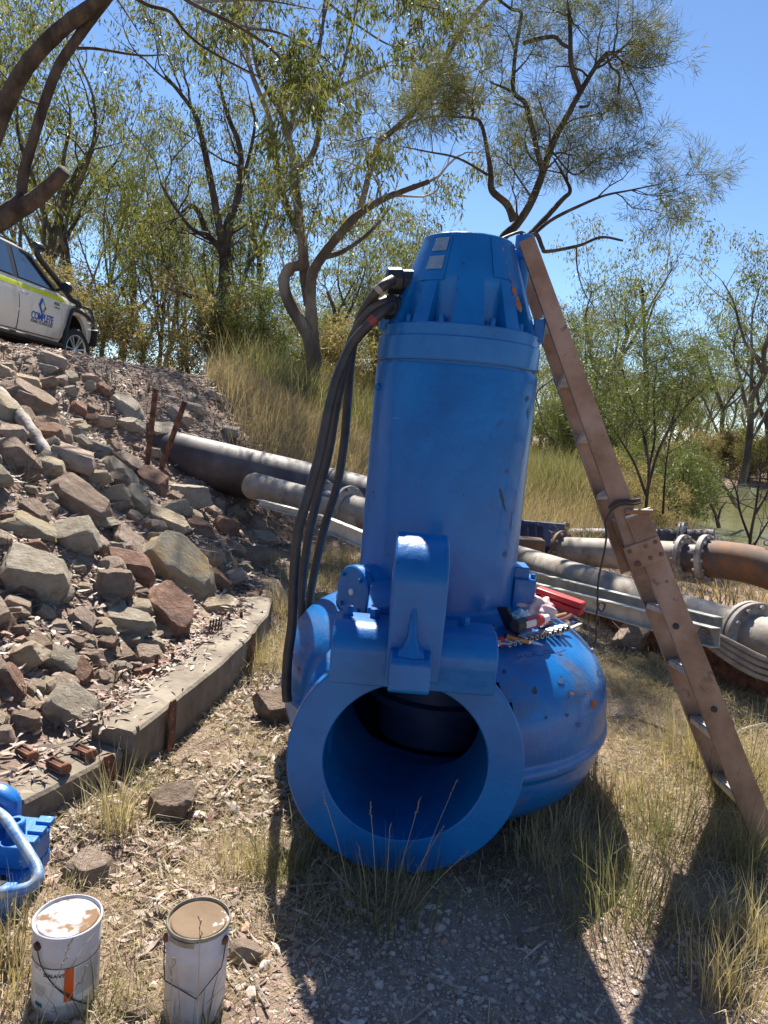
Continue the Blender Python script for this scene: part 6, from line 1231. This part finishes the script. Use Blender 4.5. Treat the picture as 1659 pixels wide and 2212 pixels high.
# tall dry grass banks
field('tall_grass', scatter(36000, -3.4, 1.3, 8.5, 14.0, lambda x, y: sst(x + .42 * (y - 8.5), -1.9, -1.0) * (.35 + .65 * vnoise(x, y, .8, 51))), .3, .78, .1, 1.0, .007, 'grass_tall', 'tall waving dry grass behind the large dark pipe', seed=5, bias=(.5, 0, 0))
field('tall_grass', scatter(52000, 1.2, 9, 10.2, 21, lambda x, y: (x < .40 * y + .6) * (.35 + .65 * vnoise(x, y, 1.2, 52))), .35, .8, .1, .8, .010, 'grass_tall', 'tall dry grass on the mound beyond the pipes', seed=6, bias=(.4, 0, 0))
field('green_bank_grass', scatter(9000, 1.8, 6.5, 14, 20, lambda x, y: np.exp(-((x - 3.9) / 1.2) ** 2 - ((y - 17) / 2) ** 2)), .6, 1.25, .1, .6, .012, 'grass_green', 'patch of green reeds on the mound behind the ladder', seed=7)
field('bank_grass', scatter(30000, 3.0, 14, 7.5, 24, lambda x, y: sst(x - .36 * y, -1, 1) * (x < .62 * y + 1) * (.3 + .7 * vnoise(x, y, 1.0, 53)) * (1 - sst(x - .425 * y, -.6, .6) * sst(y, 18, 20))), .15, .38, .2, 1.0, .010, 'grass_tall', 'dry grass on the bank sloping to the river', seed=8)
field('hill_grass', scatter(30000, -11, 3, 12.5, 26, lambda x, y: (.3 + .7 * vnoise(x, y, 1.1, 54)) * (.08 + .92 * sst(x + .1 * (y - 14), -3.4, -2.2) + .5 * sst(y, 16, 20))), .12, .4, .1, .9, .013, 'grass_tall', 'dry grass under the trees on the rise', seed=9)
field('far_grass', scatter(22000, -2, 34, 22, 60, lambda x, y: (gnear := g(x, y)) > -.9), .4, .9, .1, .7, .03, 'grass_green', 'green and dry grass on the far river flat', seed=10)
# leafy green tufts under the trees behind the left grass
field('reed_grass', scatter(9000, -3.2, .6, 13.0, 17.5, lambda x, y: .25 + .75 * sst(vnoise(x, y, .9, 55), .4, .7)), .7, 1.5, .1, .6, .014, 'grass_green', 'green reedy grass round the foot of the crooked gum', seed=11)
# separate tussocks
TUS = [(1545, 1720, 220, .14, .36, 'grass_green'), (1600, 1880, 200, .12, .34, 'grass_green'), (1640, 2060, 180, .12, .32, 'grass_dry'), (1500, 1640, 260, .15, .38, 'grass_dry'), (1350, 1990, 300, .14, .34, 'grass_green'), (1560, 2160, 200, .12, .3, 'grass_dry'), (838, 1975, 260, .09, .24, 'grass_green'),
       (245, 1800, 150, .12, .36, 'grass_dry'), (330, 1720, 90, .06, .17, 'grass_green'), (600, 1900, 160, .08, .25, 'grass_green'), (520, 1880, 120, .08, .22, 'grass_dry'), (30, 2100, 260, .12, .32, 'grass_dry'), (250, 2190, 60, .08, .2, 'grass_green'), (420, 2230, 60, .10, .22, 'grass_green'), (700, 1830, 150, .08, .2, 'grass_green'),
       (1230, 1830, 220, .1, .26, 'grass_dry'), (1330, 1740, 220, .12, .28, 'grass_dry'), (1160, 1860, 160, .08, .2, 'grass_dry'), (560, 1440, 130, .12, .3, 'grass_dry'), (600, 1330, 160, .14, .36, 'grass_dry'), (610, 1240, 120, .12, .3, 'grass_dry'), (1650, 1700, 260, .2, .45, 'grass_dry'), (1440, 1820, 240, .12, .34, 'grass_green'), (460, 1230, 60, .1, .3, 'grass_dry'), (1180, 1255, 60, .15, .3, 'grass_dry'), (640, 1080, 80, .15, .3, 'grass_dry')]
for i, (px, py, n, h0, h1, mt) in enumerate(TUS):
    p = hit(px, py); s = .10 if n > 200 else .05; XY = np.stack([p[0] + r_.randn(n) * s, p[1] + r_.randn(n) * s], 1); P = np.stack([XY[:, 0], XY[:, 1], g(XY[:, 0], XY[:, 1]) - .005], 1)
    rad = np.stack([XY[:, 0] - p[0], XY[:, 1] - p[1], np.zeros(n)], 1) * 8 + rdir(n, r_) * .7; rad /= np.linalg.norm(rad, axis=1)[:, None]
    V, F = blades(P, r_.uniform(h0, h1, n), rad, np.abs(r_.randn(n)) * .4 + .08, r_.uniform(.002, .0045, n), r_); tag(obj('grass_tussock', mesh_np('grass_tussock', V, F, M[mt])), 'loose grass tussock growing on the stony flat', 'grass', 'tussocks on the flat', kind='stuff')
# seed stalks in front of the flange and cans
st = MB(); sh = MB()
for (x0, y0, x1, y1, d0, d1) in ((870, 1985, 985, 1690, 2.16, 2.2), (840, 1980, 905, 1735, 2.15, 2.2), (815, 1980, 800, 1740, 2.14, 2.17), (850, 1985, 955, 1790, 2.14, 2.12), (800, 1975, 775, 1830, 2.12, 2.1), (880, 1985, 1005, 1845, 2.14, 2.05), (830, 1985, 842, 1790, 2.14, 2.2), (760, 1960, 700, 1720, 2.2, 2.1), (430, 2215, 432, 1990, 1.5, 1.56), (370, 2215, 372, 2080, 1.5, 1.5), (20, 2110, 150, 2040, 1.35, 1.45), (0, 2120, 190, 2090, 1.35, 1.5), (235, 1800, 260, 1600, 2.5, 2.6), (225, 1800, 215, 1640, 2.5, 2.5), (250, 1790, 330, 1660, 2.5, 2.55)):
    a = aty(x0, y0, d0); a[2] = gz(a[0], a[1]); b = aty(x1, y1, d1); P = smooth_path([a, a * .5 + b * .5 + np.array([0, 0, .02]), b], 4); st.tube(P, np.linspace(.0014, .0007, len(P)), 4)
    dd = dirp(P[-2], P[-1])
    for k in range(5): q = P[-1] - dd * .012 * k; sh.tube([q, q + dd * .010 + r_.randn(3) * .003, q + dd * .018 + r_.randn(3) * .004], [.0008, .0018, .0003], 4)
V = st.verts(); o = tag(st.build('seed_stalks', M['grass_dry'], None), 'thin grass seed stalks standing before the discharge opening and cans', 'grass', kind='stuff'); sh2 = sh.build('seed_heads', M['grass_tall'], o); sh2['kind'] = 'stuff'
# fallen gum leaves
def litter(name, XY, l0, l1, lab, seed, tilt=.5):
    r_ = np.random.RandomState(seed); n = len(XY); C = np.stack([XY[:, 0], XY[:, 1], g(XY[:, 0], XY[:, 1]) + r_.uniform(.002, .022, n)], 1); D = rdir(n, r_); D[:, 2] = r_.randn(n) * tilt * .5; D /= np.linalg.norm(D, axis=1)[:, None]
    sdv = np.cross(D, np.array([0, 0, 1.0]) + r_.randn(n, 3) * tilt); sdv /= np.linalg.norm(sdv, axis=1)[:, None]; L = r_.uniform(l0, l1, n)[:, None]; W = L * r_.uniform(.14, .30, n)[:, None]; cv = np.cross(D, sdv) * L * r_.uniform(-.12, .2, n)[:, None]
    V = np.stack([C, C + D * L * .35 + sdv * W / 2 + cv, C + D * L * .35 - sdv * W / 2 + cv, C + D * L * .7 + sdv * W * .36 + cv, C + D * L * .7 - sdv * W * .36 + cv, C + D * L], 1).reshape(-1, 3); i = np.arange(n)[:, None] * 6
    return tag(obj(name, mesh_np(name, V, [i + np.array([[0, 1, 2]]), i + np.array([[3, 5, 4]]), i + np.array([[1, 3, 4, 2]])], M['litter'])), lab, 'leaf litter', kind='stuff')
litter('leaf_litter', scatter(85000, -7, .3, 2.0, 14, lambda x, y: sst(toe(y) - x, .02, .4) * (x > -.62 * y - .6) * (.3 + .7 * vnoise(x, y, .5, 61))), .045, .11, 'pale fallen gum leaves over the rubble slope', 1)
litter('leaf_litter', scatter(15000, -1.3, .5, 1.2, 4.6, lambda x, y: (x > toe(y) - .35) * (1 - sst(x, -.55, .0) * (1 - .8 * sst(y, 2.0, 2.6)) ) * (1 - gravel_m(x, y)) * sst(vnoise(x, y, .4, 62) + .25 * sst(y, 2.2, 3.0), .42, .7)), .03, .085, 'pale fallen gum leaves on the flat beside the concrete edge', 2)
litter('leaf_litter', scatter(500, .0, 2.4, 1.1, 3, lambda x, y: np.full_like(x, .5)), .03, .07, 'few dry leaves scattered on the shaded gravel', 3)
# leaves blown on to the concrete
_n = 900; _y = r_.uniform(2.25, 5.1, _n); _x = np.where(_y < 2.85, np.interp(_y, KB[:, 1], KB[:, 0]), np.interp(_y, KA[:, 1], KA[:, 0])) - .28 * r_.rand(_n) ** .6
_k = r_.rand(_n) < .25 + .75 * (np.where(_y < 2.85, np.interp(_y, KB[:, 1], KB[:, 0]), np.interp(_y, KA[:, 1], KA[:, 0])) - _x) / .28
_g0 = g; g = lambda x, y: np.where(np.asarray(y) < 2.84, .118, .203) + 0 * np.asarray(x)
litter('leaf_litter', np.stack([_x, _y], 1)[_k], .03, .08, 'dry leaves blown on to the concrete edging', 9); g = _g0
# twigs
tw = MB()
for i in range(420):
    if i < 260: x, y = r_.uniform(-4, -.7), r_.uniform(2.3, 9)
    else: x, y = r_.uniform(-1, 3), r_.uniform(1.2, 5)
    if i < 260 and x > toe(y): continue
    a = r_.rand() * 6.28; L = r_.uniform(.1, .45); P = [np.array([x + cos(a) * L * t, y + sin(a) * L * t, 0]) + np.array([0, 0, .012 + .02 * r_.rand()]) for t in (0, .5, 1)]
    for p in P: p[2] += gz(p[0], p[1])
    tw.tube(P, np.array([.004, .0035, .002]) * r_.uniform(.6, 1.4), 4)
tag(tw.build('fallen_twigs', M['wood_grey'], None), 'thin fallen twigs strewn over slope and flat', 'twigs', kind='stuff')
for (px, py, px2, py2, w) in ((1330, 1550, 1480, 1600, .012), (1300, 1420, 1400, 1470, .008), (1560, 1620, 1660, 1570, .012), (1330, 1380, 1300, 1430, .007)):
    a = hit(px, py); b = hit(px2, py2); m_ = (a + b) / 2 + np.array([0, .05, .02]); tag(MB().tube(smooth_path([a + [0, 0, .02], m_, b + [0, 0, .02]], 5), w, 7).build('fallen_stick', M['wood_grey'], None), 'grey stick lying in sunlit dry grass right of the casing', 'stick', 'sticks in the dry grass')
# brushwood under the channel
bw_ = MB()
for i in range(46):
    a = hit(1270 + 130 * r_.rand(), 1360 + 60 * r_.rand()); Q = [a + [0, 0, .03]]; d = r_.randn(3) * [1, .6, .5]
    for s in range(4): d = d + r_.randn(3) * .5; d /= np.linalg.norm(d); q = Q[-1] + d * .07; q[2] = max(q[2], gz(q[0], q[1]) + .01); Q.append(q)
    bw_.tube(Q, np.linspace(.005, .002, 5), 4)
tag(bw_.build('brushwood', M['wood_grey'], None), 'tangle of dead twigs under the steel channels', 'twigs', kind='stuff')
# gravel
bm = bmesh.new(); bmesh.ops.create_icosphere(bm, subdivisions=1, radius=1); IV = np.array([v.co[:] for v in bm.verts]); IF = np.array([[v.index for v in f.verts] for f in bm.faces]); bm.free()
def gravel(name, XY, s0, s1, lab, seed, mat='pebble'):
    r_ = np.random.RandomState(seed); n = len(XY); s = s0 * (s1 / s0) ** (r_.rand(n) ** 2.2); sc_ = s[:, None] * r_.uniform(.6, 1.2, (n, 3)) * np.array([1, 1, .7]); a = r_.rand(n) * 6.28
    V = IV[None] * (1 + .28 * r_.randn(n, len(IV), 1).clip(-1, 1)) * sc_[:, None]; ca, sa = np.cos(a)[:, None], np.sin(a)[:, None]; V = np.stack([V[..., 0] * ca - V[..., 1] * sa, V[..., 0] * sa + V[..., 1] * ca, V[..., 2]], -1)
    V = V + np.stack([XY[:, 0], XY[:, 1], g(XY[:, 0], XY[:, 1]) + s * .15], 1)[:, None]; F = (IF[None] + (np.arange(n) * len(IV))[:, None, None]).reshape(-1, 3); return tag(obj(name, mesh_np(name, V.reshape(-1, 3), F, M[mat], smooth=False)), lab, 'gravel', kind='stuff')
gravel('gravel', scatter(30000, -.9, 2.4, .85, 3.0, lambda x, y: .12 + .88 * gravel_m(x, y)), .002, .015, 'loose pale gravel on the shaded ground before the pump', 1)
gravel('gravel', scatter(14000, -5.5, -.6, 2.2, 11, lambda x, y: sst(toe(y) - x, .1, .5)), .006, .035, 'small stone chips between the slope boulders', 2)
gravel('gravel', scatter(2600, -1.2, .4, 1.0, 4, flat_ok), .004, .024, 'small stones in the straw left of the pump', 3)
OV = np.array([[1, 0, 0], [-1, 0, 0], [0, 1, 0], [0, -1, 0], [0, 0, 1], [0, 0, -1.0]]); OF = np.array([[0, 2, 4], [2, 1, 4], [1, 3, 4], [3, 0, 4]])
_IV, _IF = IV, IF; IV, IF = OV, OF
gravel('gravel_grit', scatter(60000, -.7, 2.3, .9, 2.7, lambda x, y: .05 + .95 * gravel_m(x, y)), .0015, .007, 'fine grit on the shaded ground before the pump', 4); gravel('gravel_grit', scatter(16000, -1.2, .2, 1.0, 3.6, flat_ok), .0015, .008, 'fine grit in the straw beside the cans', 5); IV, IF = _IV, _IF
# low green plants on the slope
def sprig(px, py, n, s, lab, mt='leaf_wattle'):
    p = hit(px, py); Wd = Wood(); C = []
    for i in range(n):
        d = r_.randn(3) * .45 + np.array([0, 0, 1]); d /= np.linalg.norm(d); P = np.array([p, p + d * s * .5, p + d * s + r_.randn(3) * s * .12]); Wd.tube(P, np.array([.003, .002, .001]), 4); C += [P[0] * (1 - t) + P[2] * t for t in np.linspace(.25, 1, 9)]
    C = np.array(C); D = r_.randn(len(C), 3) + np.array([0, 0, .4]); D /= np.linalg.norm(D, axis=1)[:, None]; e = empty('leafy_sprig', tuple(p), lab, 'plant'); V, F = leaves(C, D, r_.uniform(.6, 1.2, len(C)) * .035 * (s / .2) ** .7, r_.uniform(.7, 1.2, len(C)) * .014 * (s / .2) ** .7, r_)
    obj('stems', Wd.mesh('stems', M['bark_gum'], p), e); c = obj('leaves', mesh_np('leaves', V, F, M[mt]), e); c['kind'] = 'stuff'
sprig(50, 1050, 14, .28, 'bright green leafy sprig growing beside the wide brown boulder'); sprig(235, 840, 12, .42, 'green leafy seedling on the upper slope near the log', 'leaf_dark'); sprig(12, 1210, 8, .14, 'small green sprig against the largest grey boulder'); sprig(215, 1220, 7, .12, 'tiny green weed in the shaded gap between boulders'); sprig(285, 1005, 7, .2, 'low weed beside the white grey boulder'); sprig(320, 850, 12, .4, 'dark green weed below the fallen log', 'leaf_dark'); sprig(250, 1480, 8, .12, 'little green weed above the tilted grey slab'); sprig(405, 1000, 8, .22, 'weed under the end of the large pipe', 'leaf_dark')
